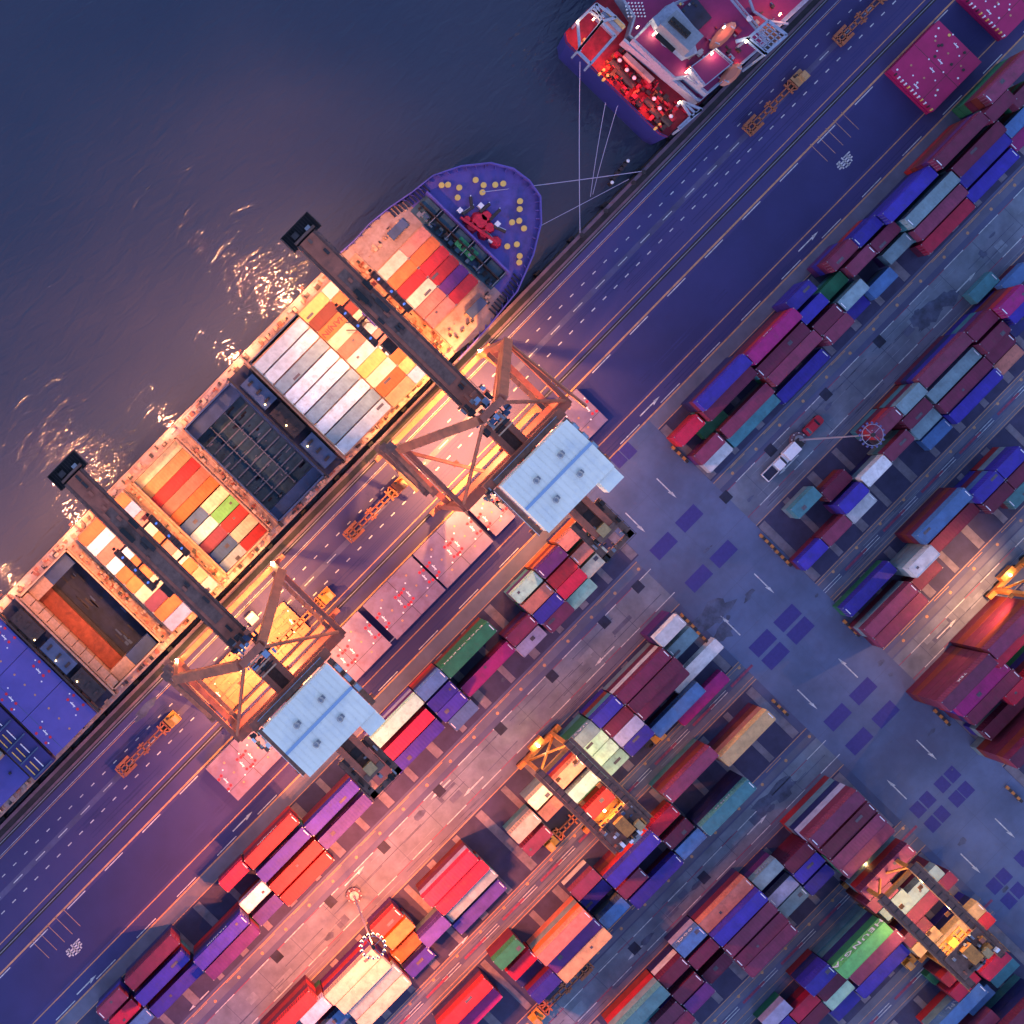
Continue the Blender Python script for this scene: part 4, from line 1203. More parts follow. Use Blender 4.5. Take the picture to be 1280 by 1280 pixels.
    for (fx,fy) in ((-.42,.40),(.35,.42),(-.42,-.45),(.35,-.42)):
        v=MB(); x=X+a*fx; y=hy+b*fy; v.cyl((x,y,z1),(x,y,z1+.9),.42,'steel',10); v.cyl((x,y,z1+.9),(x,y,z1+1.1),.56,'steel',10,.3); v.cb(x+.5,y,z1,.7,.7,.55,'steel'); v.build('roof_vent',o)
    mb=MB().box(X+a-3.4,X+a+.1,hy-b-2.6,hy-b-.02,z0+.6,z1-.3,'roofblue'); mb.build('lean_to',t)
    mb=MB()
    mb.box(X-a-1.2,X-a-.2,hy-b,hy+b,z0-.1,z0+.0,'cranedk'); mb.box(X+a+.2,X+a+1.2,hy-b,hy+b,z0-.1,z0,'cranedk'); mb.box(X-a,X+a,hy+b+.2,hy+b+1.3,z0-.1,z0,'cranedk')
    for k in range(3): mb.cb(X+a+.8,hy+b-2-k*2.2,z0+.1,.9,1.4,1.4,'steel'); mb.cb(X+a+.8,hy+b-2-k*2.2,z0+1.5,.7,1.1,.1,'ridge')
    mb.beam((X-a-1.2,hy-b,z0+1),(X-a-1.2,hy+b,z0+1),.07,.07,'white'); mb.beam((X-a,hy+b+1.3,z0+1),(X+a,hy+b+1.3,z0+1),.07,.07,'ridge')
    for k in range(22): mb.cb(X-a-1.6+random.uniform(-1.2,.6),hy+b-random.uniform(-.6,3.2),z0-2.4+random.uniform(0,2),random.uniform(.2,.8),random.uniform(.2,.9),.3,random.choice(['dark','white','cranedk','steel','tan_panel']))
    for sx in (-1,1):
        mb.beam((X+sx*6.5,hy+b,z0-.5),(X+sx*6.5,hy-b,z0-.5),.6,.9,'crane'); mb.beam((X+sx*6.5,hy+b-1,z0-1),(X+sx*6.5,YL,ZT),.9,.9,'crane')
    mb.beam((X-9,hy+b+.9,z0-1.5),(X+9,hy+b+.9,z0-1.5),1.6,1.6,'crane')
    mb.beam((X-9,hy-b+.9,z0-1.5),(X+9,hy-b+.9,z0-1.5),.8,.8,'crane')
    mb.build('house_platform',t)
    # trolley with its lamps
    ty=trolley_y; mb=MB()
    for sx in (-1,1):
        mb.box(X+sx*4.0-.55,X+sx*4.0+.55,ty-4.6,ty+4.6,ZB-2.6,ZB-2.3,'cranedk')
        mb.beam((X+sx*4.55,ty-4.6,ZB-1.5),(X+sx*4.55,ty+4.6,ZB-1.5),.08,.08,'dark')
        for k in range(9): mb.cb(X+sx*4.0,ty-4.2+k*1.05,ZB-2.3,.9,.12,.5,'dark')
        mb.cb(X+sx*4.0,ty+5.0,ZB-2.4,.5,.5,.5,'black')
    for yy in (ty-4,ty,ty+4): mb.box(X-4,X+4,yy-.2,yy+.2,ZB-2.8,ZB-2.4,'dark')
    mb.cb(X-2.4,ty-6.2,ZB-5,2.0,2.4,2.4,'dark'); mb.build('trolley',t)
    for sx in (-1,1):
        for k in range(3):
            l=MB().cyl((X+sx*4.0,ty-3+k*3,ZB-2.2),(X+sx*4.0,ty-3+k*3,ZB-1.8),.24,'lampb',8); l.build('trolley_lamp',t)
    # lamps
    for (x,y,z,e,cone) in ((X-1.5,15.5,ZB-3,CR*1.7,112),(X+3.4,2,ZB-4,CR*.85,72),(X-3.4,-7,ZB-4,CR*1.2,72),(X+1.5,-14,ZB-4,CR*.6,70),(X+6.5,-26,ZP-1,CR*PF,150),(X-6.5,-31,ZP-1,CR*PF,150),(X+1,-35,ZP+1,CR*.6,150)):
        l=MB().box(x-.5,x+.5,y-.3,y+.3,z+.25,z+.35,'lampw').box(x-.6,x+.6,y-.4,y+.4,z+.36,z+.6,'crane'); l.build('floodlight',t)
        lamp('floodlight_glow',(x,y,z),e,((1,.36,.09) if y<YS else ((1,.40,.12) if y<14 else (1,.36,.17))),r=.35,spot=cone,target=(x,y,0),parent=t)
    lamp('portal_fill',(X,YL-3,ZT-4),CR*.95,(1,.34,.14),r=.6,parent=t)  # fill light without a fixture, added for the broad warm spill
    lamp('boom_fill',(X,2,ZB-4),CR*.18,(1,.34,.16),r=.6,parent=t)  # weak fill over the ship, also added without a fixture
    for (x,y) in ((X+HW,YS+.8),(X-HW,YL-.8),(X-HW,YS+.8),(X+HW,YL-.8)):
        l=MB().ball((x,y,4.2),.20,'lampr'); l.build('leg_lamp',t); lamp('leg_lamp_glow',(x,y+.2,4.6),900,(1,.55,.25),r=.3,parent=t)
    return t
M['tan_panel']=new_mat('tan_panel',(.45,.28,.12),.6,noise=.2)
cr1=quay_crane(41.0,'right quay crane with pale blue machine house, boom over the bow half of the ship',-1.0,1)
cr2=quay_crane(-14.1,'left quay crane with pale blue machine house, boom over the stern half of the ship',-3.0,-1)
x,y=G(457,398,10); mb=MB(); mb.cb(x+1,y-.5,9.6,1.6,3.4,.5,'c_violet'); mb.cb(x-1.2,y,9.7,1.4,1.6,.7,'dark')
for a in (-1,1): mb.beam((x+a,y,10.2),(41+a*.8,y,35),.05,.05,'dark')
mb.beam((x-3,y+2,9.8),(x+.5,y-1.5,9.8),.2,.2,'dark'); mb.beam((x-4,y+1,9.8),(x-1.5,y-1.5,9.8),.2,.2,'dark')
s=thing('container_spreader','violet spreader hanging low beside the right boom above cream and orange boxes','spreader',(x,y,9.6)); mb.build('spreader_frame',s)
x,y=G(315,772,1.2)
# ------------------------------------------------------------------ yard gantries
def yard_gantry(x0,x1,ya,yb,label,H_=19,e=9000,ty=.5,warm=(1,.55,.22)):
    """two girders along Y between truck lane (ya) and far runway (yb)"""
    xc=(x0+x1)/2
    t=thing('yard_gantry',label,'gantry crane',(xc,(ya+yb)/2,0),'rubber-tyred gantries over the yard blocks')
    for x in (x0,x1):
        mb=MB().box(x-.55,x+.55,yb,ya,H_-1.5,H_,'rtgdk')
        for k in range(14):
            y=yb+(ya-yb)*k/13; mb.cb(x,y,H_,1.15,.15,.08,'dark')
        sx=1 if x==x1 else -1
        mb.box(x+sx*.6,x+sx*1.25,yb,ya,H_-.3,H_-.22,'cranedk'); mb.beam((x+sx*1.25,yb,H_+.8),(x+sx*1.25,ya,H_+.8),.07,.07,'rtg')
        for k in range(12):
            y=yb+(ya-yb)*k/11; mb.box(x+sx*1.25-.04,x+sx*1.25+.04,y-.04,y+.04,H_-.2,H_+.8,'rtg')
        mb.build('girder',t)
    for y in (ya-1.4,yb+1.4):
        for x in (x0,x1):
            MB().beam((x,y,2.2),(x,y,H_-1.5),.7,.9,'rtg').build('leg',t)
        MB().box(x0-2,x1+2,y-.45,y+.45,1.3,2.3,'rtg').build('sill_beam',t)
        mb=MB().beam((x0,y,H_-2.4),(x1,y,H_-2.4),.7,.8,'rtg'); mb.beam((x0,y,3),(x1,y,H_-4),.35,.35,'rtg'); mb.beam((x1,y,3),(x0,y,H_-4),.35,.35,'rtg'); mb.build('end_frame',t)
        for x in (x0-1.2,x0+1.4,x1-1.4,x1+1.2):
            MB().cyl((x,y-.42,.72),(x,y+.42,.72),.72,'black',12).build('wheel',t)
        mb=MB().cb(xc,y+(.9 if y>(ya+yb)/2 else -.9),1.2,3.2,1.2,2.0,'rtg'); mb.build('power_pack',t)
    yt=yb+(ya-yb)*ty; mb=MB(); random.seed(int(x0*7))
    mb.box(x0-.4,x1+.4,yt-2.6,yt+2.6,H_+.1,H_+.4,'cranedk'); mb.cb(xc,yt+.4,H_+.4,2.2,3.2,1.6,'rtg'); mb.cb(xc+2,yt-1.4,H_+.4,1.4,1.6,1.3,'tan_panel')
    for k in range(34): mb.cb(xc+random.uniform(-3.6,3.6),yt+random.uniform(-2.5,2.5),H_+.4,random.uniform(.2,.9),random.uniform(.2,1.1),random.uniform(.2,1.1),random.choice(['dark','rtg','steel','crane','holdblue','dark','white']))
    mb.build('trolley',t)
    MB().cb(xc,yt-3.3,H_-4.2,2.0,1.8,2.2,'steel').build('cab',t)
    sp=MB(); zz=H_-7.5
    sp.cb(xc,yt,zz,5.9,.35,.4,'rtg'); sp.cb(xc,yt+.9,zz,5.9,.25,.3,'rtg'); sp.cb(xc,yt-.9,zz,5.9,.25,.3,'rtg')
    for a in (-2.8,-1.4,0,1.4,2.8): sp.cb(xc+a,yt,zz,.3,2.2,.35,'rtg')
    sp.cb(xc,yt,zz+.4,1.6,1.6,.7,'tractor')
    for a in (-.9,.9):
        for b in (-.7,.7): sp.cyl((xc+a,yt+b,zz+.7),(xc+a*1.4,yt+b*1.3,H_),.04,'dark',4)
    sp.build('spreader',t)
    for x in (x0+1.3,x1-1.3):
        for fy in (.2,.5,.8):
            y=yb+(ya-yb)*fy; MB().box(x-.35,x+.35,y-.25,y+.25,H_-2.2,H_-2.0,'lampw').box(x-.45,x+.45,y-.35,y+.35,H_-2.0,H_-1.8,'rtg').build('floodlight',t)
            lamp('floodlight_glow',(x,y,H_-2.5),e/6,warm,r=.4,parent=t)
    for y in (ya-1.4,yb+1.4):
        MB().ball((xc,y+.6,3.4),.3,'lampr').build('leg_lamp',t); lamp('leg_lamp_glow',(xc,y+1.0,3.8),e*.05,(1,.6,.25),r=.3,parent=t)
    return t
yard_gantry(5.4,12.4,-79.0,-99.0,'yellow gantry with lit lamps over cream, salmon and red boxes in the second block',e=RTGE,ty=.12)
yard_gantry(32,39.4,-138.0,-160.5,'yellow gantry glowing orange over the outermost block, near the bottom right corner',e=RTGE*1.0,ty=.20)
yard_gantry(89.5,96.5,-119.5,-140,'gantry at the right edge over tall red stacks, only its lit end showing',e=RTGE*.6,ty=.7)
x,y=G(1261,744,12); lamp('gantry_side_glow',(x,y+.6,12.5),RTGE*2.0,(1,.42,.18),r=.3,spot=150,target=(x-8,y+5,0))
MB().cb(x,y,12.8,.9,.7,.3,'rtg').build('side_floodlight',bpy.data.objects['yard_gantry.002'])
# ------------------------------------------------------------------ light masts
def mast(bx,by,label,lit):
    x,y=G(bx,by); H_=36
    t=thing('light_mast',label,'light mast',(x,y,0),'tall lighting masts in the yard')
    MB().cyl((x,y,0),(x,y,.9),1.5,'kerb',12).cyl((x,y,.9),(x,y,1.3),.9,'steel',12).build('footing',t)
    MB().cyl((x,y,.9),(x,y,H_),.22,'pole',10,.10).build('pole',t)
    mb=MB()
    for k in range(8):
        a=2*math.pi*k/8; mb.cyl((x+1.3*math.cos(a),y+1.3*math.sin(a),.0),(x+1.3*math.cos(a),y+1.3*math.sin(a),1.2),.1,'white',5)
    mb.build('guard_posts',t)
    r=1.8; mb=MB(); n=16
    for k in range(n):
        a=2*math.pi*k/n; b=2*math.pi*(k+1)/n
        mb.beam((x+r*math.cos(a),y+r*math.sin(a),H_),(x+r*math.cos(b),y+r*math.sin(b),H_),.10,.12,'pole')
        if k%4==0: mb.beam((x,y,H_),(x+r*math.cos(a),y+r*math.sin(a),H_),.08,.08,'pole')
    mb.cyl((x,y,H_-.2),(x,y,H_+.5),.35,'dark',8); mb.build('crown_ring',t)
    for k in range(16):
        a=2*math.pi*k/16; q=MB().cb(x+(r+.25)*math.cos(a),y+(r+.25)*math.sin(a),H_-.45,.32,.32,.3,'lampoff'); 
        if lit: q.cb(x+(r+.25)*math.cos(a),y+(r+.25)*math.sin(a),H_-.50,.4,.4,.04,'lampw')
        q.build('floodlight',t)
    if lit:
        for a in (0,2.1,4.2): lamp('mast_glow',(x+3.0*math.cos(a),y+3.0*math.sin(a),H_-1.2),MASTE/3,(1,.22,.075),r=.5,spot=150,target=(x,y-4,0),parent=t)
    return t
mast(442,1118,'lit lamp mast leaning across the pink yard beside the cream containers',True)
mast(996,550,'unlit lamp mast standing beside the red car and white box van',False)
# one more lit mast of the same row stands outside the frame, lower left, like the one in view
# ------------------------------------------------------------------ vehicles
def tractor_trailer(x,y,d,label,cab='tractor',trailer=True,L=12.4,rear=True):
    """x,y = cab centre; d = +1 when the cab points to +X"""
    t=thing('terminal_tractor',label,'truck',(x,y,0),'terminal tractors and skeletal trailers')
    if cab:
        mb=MB().box(x-d*1.0,x+d*1.6,y-1.15,y+1.15,1.0,1.35,cab); mb.box(x+d*.2,x+d*1.5,y-1.1,y+.45,1.35,2.7,cab); mb.box(x+d*.35,x+d*1.2,y-.95,y+.3,2.7,2.78,'tan_panel')
        mb.box(x+d*1.5,x+d*1.54,y-.95,y+.3,1.7,2.5,'glass'); mb.cb(x-d*.2,y+.8,1.35,.5,.4,1.2,'dark'); mb.box(x-d*2.6,x-d*1.0,y-.5,y+.5,.7,1.1,'dark'); mb.build('cab',t)
        for a in (1.0,-1.7):
            for b in (-1,1): MB().cyl((x+d*a,y+b*.85-.18,.52),(x+d*a,y+b*.85+.18,.52),.52,'black',10).build('wheel',t)
    if trailer:
        mb=MB(); xs=x-d*1.4; xe=xs-d*L
        for b in (-.42,.42): mb.box(xs,xe,y+b-.11,y+b+.11,1.1,1.5,'chassis')
        for f in (.0,.10,.24,.36,.48,.60,.72,.84,.94,1.0):
            xx=xs+(xe-xs)*f; w_=1.2 if f in (0,.10,.48,.84,.94,1.0) else .45
            mb.box(xx-.16,xx+.16,y-w_,y+w_,1.2,1.5,'chassis')
        for b in (-1,1):
            mb.box(xe+d*.3,xe+d*3.4,y+b*1.05-.28,y+b*1.05+.28,1.15,1.45,'chassis')
            mb.box(xs-d*5.2,xs-d*6.8,y+b*.85-.15,y+b*.85+.15,1.1,1.4,'chassis')
            mb.beam((xs-d*1.3,y+b*.4,1.4),(xs-d*.2,y+b*1.2,1.5),.2,.2,'chassis')
        mb.build('skeletal_trailer',t)
        for a in (1.0,2.3):
            for b in (-1,1): MB().cyl((xe+d*a,y+b*.9-.25,.5),(xe+d*a,y+b*.9+.25,.5),.5,'black',10).build('wheel',t)
    return t
def truck_at(px,py,*a,**k):
    x,y=G(px,py,1.8); return tractor_trailer(x,y,*a,**k)
truck_at(214,901,1,'yellow tractor with empty orange trailer driving on the quay road left of the left crane')
truck_at(499,607,1,'orange tractor and empty trailer on the quay road between the two cranes',cab='chassis')
truck_at(407,746,1,'orange tractor and trailer half under the left quay crane',cab='rtg')
truck_at(999,98,1,'pale yellow tractor with rust orange trailer near the moored ship stern at top',cab='tan_panel')
truck_at(1112,-14,1,'rust orange trailer on the quay road cut by the top edge',cab='tan_panel')
truck_at(690,1052,-1,'yellow tractor with orange trailer waiting under the gantry in the second block',L=9)
truck_at(673,1271,-1,'yellow tractor and rust trailer on the lane beside the tan container, bottom edge')
truck_at(820,921,1,'yellow tractor without trailer at the end of the pale long container',trailer=False)
truck_at(1138,1200,-1,'yellow tractor beside the outermost gantry leg near the blue container',L=6)
def car(px,py,kind,label,ang=0):
    x,y=G(px,py,1)
    def build_to(t):
        if kind=='car':
            b=MB(); b.prism([(x-2.1,y-.75),(x-1.7,y-.9),(x+1.6,y-.9),(x+2.1,y-.7),(x+2.2,y),(x+2.1,y+.7),(x+1.6,y+.9),(x-1.7,y+.9),(x-2.1,y+.75)],.35,.95,'carred')
            b.prism([(x-1.1,y-.68),(x+.5,y-.68),(x+.5,y+.68),(x-1.1,y+.68)],.95,1.42,'carred',[(x-1.6,y-.78),(x+1.1,y-.78),(x+1.1,y+.78),(x-1.6,y+.78)]); b.build('body',t)
            MB().add([(x+.52,y-.62,1.40),(x+1.08,y-.74,.99),(x+1.08,y+.74,.99),(x+.52,y+.62,1.40)],[(0,1,2,3)],'glass').build('windscreen',t)
            MB().add([(x-1.12,y-.62,1.40),(x-1.58,y-.74,.99),(x-1.58,y+.74,.99),(x-1.12,y+.62,1.40)],[(3,2,1,0)],'glass').build('rear_window',t)
        elif kind=='pickup':
            b=MB(); b.box(x+.2,x+2.9,y-.95,y+.95,.45,1.1,'white'); b.box(x-2.9,x+.2,y-.95,y+.95,.45,.75,'white')
            for s in (-1,1): b.box(x-2.9,x-.2,y+s*.95-s*.1,y+s*.95,.75,1.25,'white')
            b.box(x-2.95,x-2.85,y-.95,y+.95,.75,1.25,'white'); b.build('body',t)
            MB().box(x-.1,x+1.5,y-.85,y+.85,1.1,1.8,'white').build('cab',t)
            MB().add([(x+1.52,y-.8,1.75),(x+2.1,y-.88,1.12),(x+2.1,y+.88,1.12),(x+1.52,y+.8,1.75)],[(0,1,2,3)],'glass').build('windscreen',t)
            MB().box(x-2.8,x-.3,y-.84,y+.84,.76,.95,'holdfloor').build('load_bed',t)
        else:
            MB().box(x-1.5,x+1.5,y-1.0,y+1.0,.6,2.3,'white').build('box_body',t)
            MB().prism([(x+1.55,y-.9),(x+2.7,y-.8),(x+2.7,y+.8),(x+1.55,y+.9)],.5,1.7,'dark').build('cab',t)
        for a in (-1.4,1.4):
            for s in (-1,1): MB().cyl((x+a,y+s*.82-.1,.35),(x+a,y+s*.82+.1,.35),.35,'black',10).build('wheel',t)
    t=thing({'car':'parked_car','pickup':'pickup_truck','van':'box_van'}[kind],label,{'car':'car','pickup':'pickup','van':'van'}[kind],(x,y,0)); build_to(t)
car(1017,532,'car','small red car on the light truck road right of the aisle')
car(970,584,'pickup','white pickup with a dark load bed near the cross aisle')
car(988,564,'van','little white box van between the pickup and the lamp mast foot')
# low crash barriers at the block ends
cbm=None
BARR=[(849,568,'by the red short container at the block corner'),(958.7,677.8,'left of the violet short container, upper one'),(978,697.5,'left of the violet short container, lower one'),
 (859.7,777,'outside the white topped bay, upper one'),(880,799,'outside the white topped bay, lower one'),(1063,785,'at the end of the blue and pink long boxes'),(1176,896.5,'below the tall magenta and maroon stack'),
 (1266,992,'at the foot of the maroon stack by the right edge'),(974,884,'at the aisle end of the tan container bay')]
for px,py,txt in BARR:
    x,y=G(px,py)
    if cbm is None:
        m_=MB(); 
        for k in range(6): m_.box(-.25,.25,-2.1+k*.7,-1.4+k*.7,.35,.75,'rtg' if k%2 else 'dark')
        cbm=m_.mesh('crash_barrier'); m2=MB(); m2.box(-.35,.35,-1.8,-1.5,0,.36,'steel').box(-.35,.35,1.5,1.8,0,.36,'steel'); cbl=m2.mesh('barrier_feet')
    o=bpy.data.objects.new('crash_barrier',cbm); COL.objects.link(o); o.location=(x,y,0)
    c=bpy.data.objects.new('barrier_feet',cbl); COL.objects.link(c); c.parent=o
    tag(o,'striped low crash barrier '+txt,'barrier','crash barriers at the block ends')
# ------------------------------------------------------------------ second ship, moored at the top
DK=8.0
s2=thing('cargo_ship','dark hulled ship with red aft deck, white house and grey funnel at the top edge','ship',(U(560),V(626),-3))
u0,u1=U(457,DK),U(900,DK); yp,ysb=V(535,DK),V(716,DK); ym=(yp+ysb)/2
top=[(u0+1.0,yp+.3),(u1,yp+.3),(u1,ysb),(u0+.6,ysb),(u0,ysb+1.5),(u0,yp-1.2)]
btm=[(u0+2.0,yp-.4),(u1,yp-.2),(u1,ysb+.2),(u0+1.2,ysb+.6),(u0+.7,ysb+2.3),(u0+.7,yp-2.2)]
mb=MB(); n=6; vs=[(x,y,-6) for x,y in btm]+[(x,y,DK+.8) for x,y in top]
mb.add(vs,[(i,(i+1)%n,n+(i+1)%n,n+i) for i in range(n)],'hullblue'); hull2=mb.build('hull',s2)
for k,w_ in enumerate('▪'*0): pass
mb=MB(); 
for k in range(17):                                          # worn name and port of registry on the transom, too small to read
    y=ym+9-k*1.05; mb.box(u0+1.15-.35,u0+1.25-.35,y,y+random.choice([.35,.6,.7]),4.2,4.8,'rope')
mb.build('transom_lettering',hull2)
MB().prism(top,DK-.3,DK,'shipred').build('aft_deck',s2)
def PX(px,py,z): return G(px,py,z)
mb=MB(); random.seed(11)
xa,xb=u0+.7,U(505,DK)
for k in range(170):
    x=random.uniform(xa,xb-.6); y=random.uniform(ysb+1.2,yp-9)
    mb.cb(x,y,DK,random.uniform(.15,1.1),random.uniform(.15,1.1),random.uniform(.2,1.3),random.choice(['winch','shipred','dark','winch','shipred','chassis','dark']))
for (px,py) in ((779,92),(788,102),(813,128),(834,150),(820,140),(770,80)):
    x,y=PX(px,py,DK+1); mb.cyl((x-.2,y-1.1,DK+.9),(x-.2,y+1.1,DK+.9),.62,'dark',9); mb.ball((x+.9,y,DK+1.2),.42,'white',7)
mb.build('mooring_gear',s2)['kind']='stuff'
for (px,py) in ((757,97),(752,90),(836,148),(822,158),(728,52)):
    x,y=PX(px,py,DK+.6); q=MB().cyl((x-.5,y,DK),(x-.5,y,DK+.9),.28,'bollard',8).cyl((x+.5,y,DK),(x+.5,y,DK+.9),.28,'bollard',8); q.build('bollard',s2)
def frame(mb,pts,z,wd,m,closed=True,h=.5):
    P_=[(*PX(a,b,z),z) for a,b in pts]
    for i in range(len(P_)-(0 if closed else 1)): mb.beam(P_[i],P_[(i+1)%len(P_)],wd,h,m)
mb=MB(); z=12.5
frame(mb,[(745,5),(770,22),(752,27),(736,47),(722,64),(738,80),(769,45),(752,28)],z,.5,'shipwhite')
frame(mb,[(745,5),(722,27),(725,64)],z,.45,'shipwhite',False)
for a,b in (((737,14),(750,24)),((741,10),(755,22)),((752,28),(722,64))): frame(mb,[a,b],z,.4,'shipwhite',False)
for (a,b) in ((745,5),(769,45),(738,80),(722,64),(722,27)):
    x,y=PX(a,b,z); mb.box(x-.2,x+.2,y-.2,y+.2,DK,z,'shipwhite')
mb.build('port_gallows',s2)
mb=MB(); frame(mb,[(853,127),(877,137),(862,147),(848,160)],z,.45,'shipwhite',False); frame(mb,[(852,128),(865,148)],z,.4,'shipwhite',False); frame(mb,[(857,130),(870,143)],z,.4,'shipwhite',False); frame(mb,[(877,137),(850,161)],z,.4,'shipwhite',False)
for (a,b) in ((853,127),(877,137),(850,161)):
    x,y=PX(a,b,z); mb.box(x-.2,x+.2,y-.2,y+.2,DK,z,'shipwhite')
mb.build('starboard_gallows',s2)
def tier(pts,z0,z1,deck,rim='shipwhite',name='house_tier',rw=.45,rail=True):
    P_=[PX(a,b,z1) for a,b in pts]
    mb=MB().prism(P_,z0,z1,rim); o=mb.build(name,s2)
    c=(sum(p[0] for p in P_)/len(P_),sum(p[1] for p in P_)/len(P_))
    I_=[(p[0]+(c[0]-p[0])*.045,p[1]+(c[1]-p[1])*.045) for p in P_]
    d=MB().prism(I_,z1-.1,z1+.03,deck); d.build('deck_sheet',o)
    if rail:
        r=MB()
        for i in range(len(P_)):
            a,b=P_[i],P_[(i+1)%len(P_)]; r.beam((*a,z1+1.0),(*b,z1+1.0),.14,.14,rim); r.beam((*a,z1+.5),(*b,z1+.5),.08,.08,rim)
            k=max(1,int(math.dist(a,b)/1.5))
            for j in range(k): x=a[0]+(b[0]-a[0])*j/k; y=a[1]+(b[1]-a[1])*j/k; r.box(x-.05,x+.05,y-.05,y+.05,z1,z1+1.0,rim)
        r.build('railing',o)
    return o
tier([(758,-30),(792,22),(785,45),(873,128),(1010,0),(1010,-80),(800,-80)],DK,11.5,'shipmag')
tier([(790,50),(842,98),(858,96),(884,118),(960,52),(900,-20),(830,10)],11.5,14.5,'shipmag')
tier([(862,85),(893,62),(914,80),(880,108)],14.5,17,'shipmag',rail=True)
# long grey wall on the mooring deck side
mb=MB()
a,b=PX(779,50,12),PX(872,126,12); mb.beam((*a,11.0),(*b,11.0),.5,3.0,'shipwhite'); a,b=PX(783,66,11),PX(818,99,11); mb.beam((*a,9.4),(*b,9.4),.9,1.6,'deckbuff')
mb.build('deck_house_wall',s2)
for a,b in (((797,50),(806,59)),((822,78),(834,88))):
    p=PX(*a,12.2); q=PX(*b,12.2); mb=MB(); mb.beam((*p,12.2),(*q,12.2),1.6,.8,'shipwhite'); mb.beam((*p,12.75),(*q,12.75),.9,.4,'black'); mb.build('skylight',s2)
# funnel casing
F=[(816,22),(842,2),(876,43),(868,52),(872,66),(857,72),(842,58),(832,52)]
P_=[PX(a,b,17) for a,b in F]; mb=MB().prism(P_,11.5,17,'shipwhite'); mb.build('engine_casing',s2)
F=[(826,30),(846,12),(880,45),(862,64)]; P_=[PX(a,b,21) for a,b in F]; fu=MB().prism(P_,17,21,'funnel'); o=fu.build('funnel',s2)
p=PX(838,24,21.3); q=PX(861,45,21.3); mb=MB().beam((*p,21.3),(*q,21.3),1.3,.4,'dark'); 
for k in range(5):
    t_=(k+.5)/5; x=p[0]+(q[0]-p[0])*t_; y=p[1]+(q[1]-p[1])*t_; mb.cyl((x,y,21.3),(x,y,22.1),.35,'black',8)
mb.build('exhaust_pipes',o)
p=PX(822,42,17.2); q=PX(844,62,17.2); MB().beam((*p,17.2),(*q,17.2),1.5,.3,'black').build('louvre',s2)
# dark square hatch
P_=[PX(a,b,15.2) for a,b in ((848,15),(869,-4),(890,22),(869,42))]; h=MB().prism(P_,14.4,15.2,'holdfloor').build('square_hatch',s2)
mb=MB()
for k in range(12):
    x=P_[0][0]+random.uniform(-1.5,3.5); y=P_[0][1]-random.uniform(-1,3); mb.cb(x,y,15.2,.4,.4,.2,random.choice(['steel','bollard','dark']))
mb.build('hatch_fittings',h)
# grille hatch near the top left of the house
mb=MB()
for i in range(6):
    for j in range(5):
        x,y=PX(782+i*4.2+j*1.0,3-0*i+j*4.2,12); mb.cyl((x,y,11.53),(x,y,11.75),.16,'white',6)
mb.build('ventilators',s2)
mb=MB(); x,y=PX(766,24,12.3); mb.cb(x,y,DK,1.8,4.6,4.2,'shipwhite'); mb.cb(x+.3,y-.5,12.2,.7,4.2,.3,'tan_panel'); x,y=PX(775,33,12); mb.cb(x,y,DK,1.5,1.6,3.8,'shipwhite'); mb.build('deck_crane',s2)
# lifeboats
for (px,py,L_,col,ang) in ((905,43,6.6,'lifeboat',0),(915,92,5.4,'lifeboat',.0)):
    x,y=PX(px,py,16); n_=12
    pts=[(x+L_/2*math.cos(a)*(1 if abs(math.cos(a))<.98 else 1),y+1.2*math.sin(a)) for a in [2*math.pi*k/n_ for k in range(n_)]]
    ins=[(x+(p[0]-x)*.55,y+(p[1]-y)*.55) for p in pts]
    lb=MB().prism(pts,14.2,15.2,col,[(x+(p[0]-x)*.6,y+(p[1]-y)*.6) for p in pts]).prism(ins,15.2,15.9,col,pts)
    o=lb.build('lifeboat',s2)
    for a in (-L_*.3,L_*.3): MB().beam((x+a,y+1.6,14),(x+a,y-.6,16.4),.2,.25,'shipwhite').build('davit',o)
# bridge wing with open lattice
mb=MB(); z=20
frame(mb,[(933,50),(960,26),(983,44),(956,68)],z,.5,'shipwhite'); frame(mb,[(920,52),(935,48),(958,69)],z,.6,'shipwhite',False)
for k in range(1,6):
    t_=k/6; a=(933+(960-933)*t_,50+(26-50)*t_); b=(956+(983-956)*t_,68+(44-68)*t_); frame(mb,[a,b],z,.18,'shipwhite',False,.2)
for k in range(1,4):
    t_=k/4; a=(933+(956-933)*t_,50+(68-50)*t_); b=(960+(983-960)*t_,26+(44-26)*t_); frame(mb,[a,b],z,.18,'shipwhite',False,.2)
for (a,b) in ((933,50),(960,26),(983,44),(956,68)):
    x,y=PX(a,b,z); mb.box(x-.2,x+.2,y-.2,y+.2,DK,z,'shipwhite')
P_=[PX(a,b,13) for a,b in ((935,52),(960,30),(978,46),(956,66))]; mb.prism(P_,12.7,13,'dark'); mb.build('bridge_wing',s2)
mb=MB(); 
for pts in (((937,0),(942,14),(960,26),(985,30)),):
    frame(mb,list(pts),15,.35,'shipwhite',False)
x,y=PX(937,23,15.2); mb.cyl((x,y,11.6),(x,y,15),.16,'shipwhite',6); mb.cyl((x,y,15),(x,y,15.3),.55,'white',10)
mb.build('forward_rail',s2)
mb=MB(); random.seed(4)
for k in range(230):
    px=random.uniform(775,975); py=random.uniform(-5,120)
    if px+py*1.0<845 or px-py<760 or py>128-(px-873)*.93 or py>(px-785)*.95+40: continue
    x,y=PX(px,py,15); mb.cb(x,y,14.5 if 845<px<925 and 20<py<95 else 11.5,random.uniform(.15,.9),random.uniform(.15,1.2),random.uniform(.2,1.0),random.choice(['shipwhite','dark','steel','shipred','shipmag','funnel','dark']))
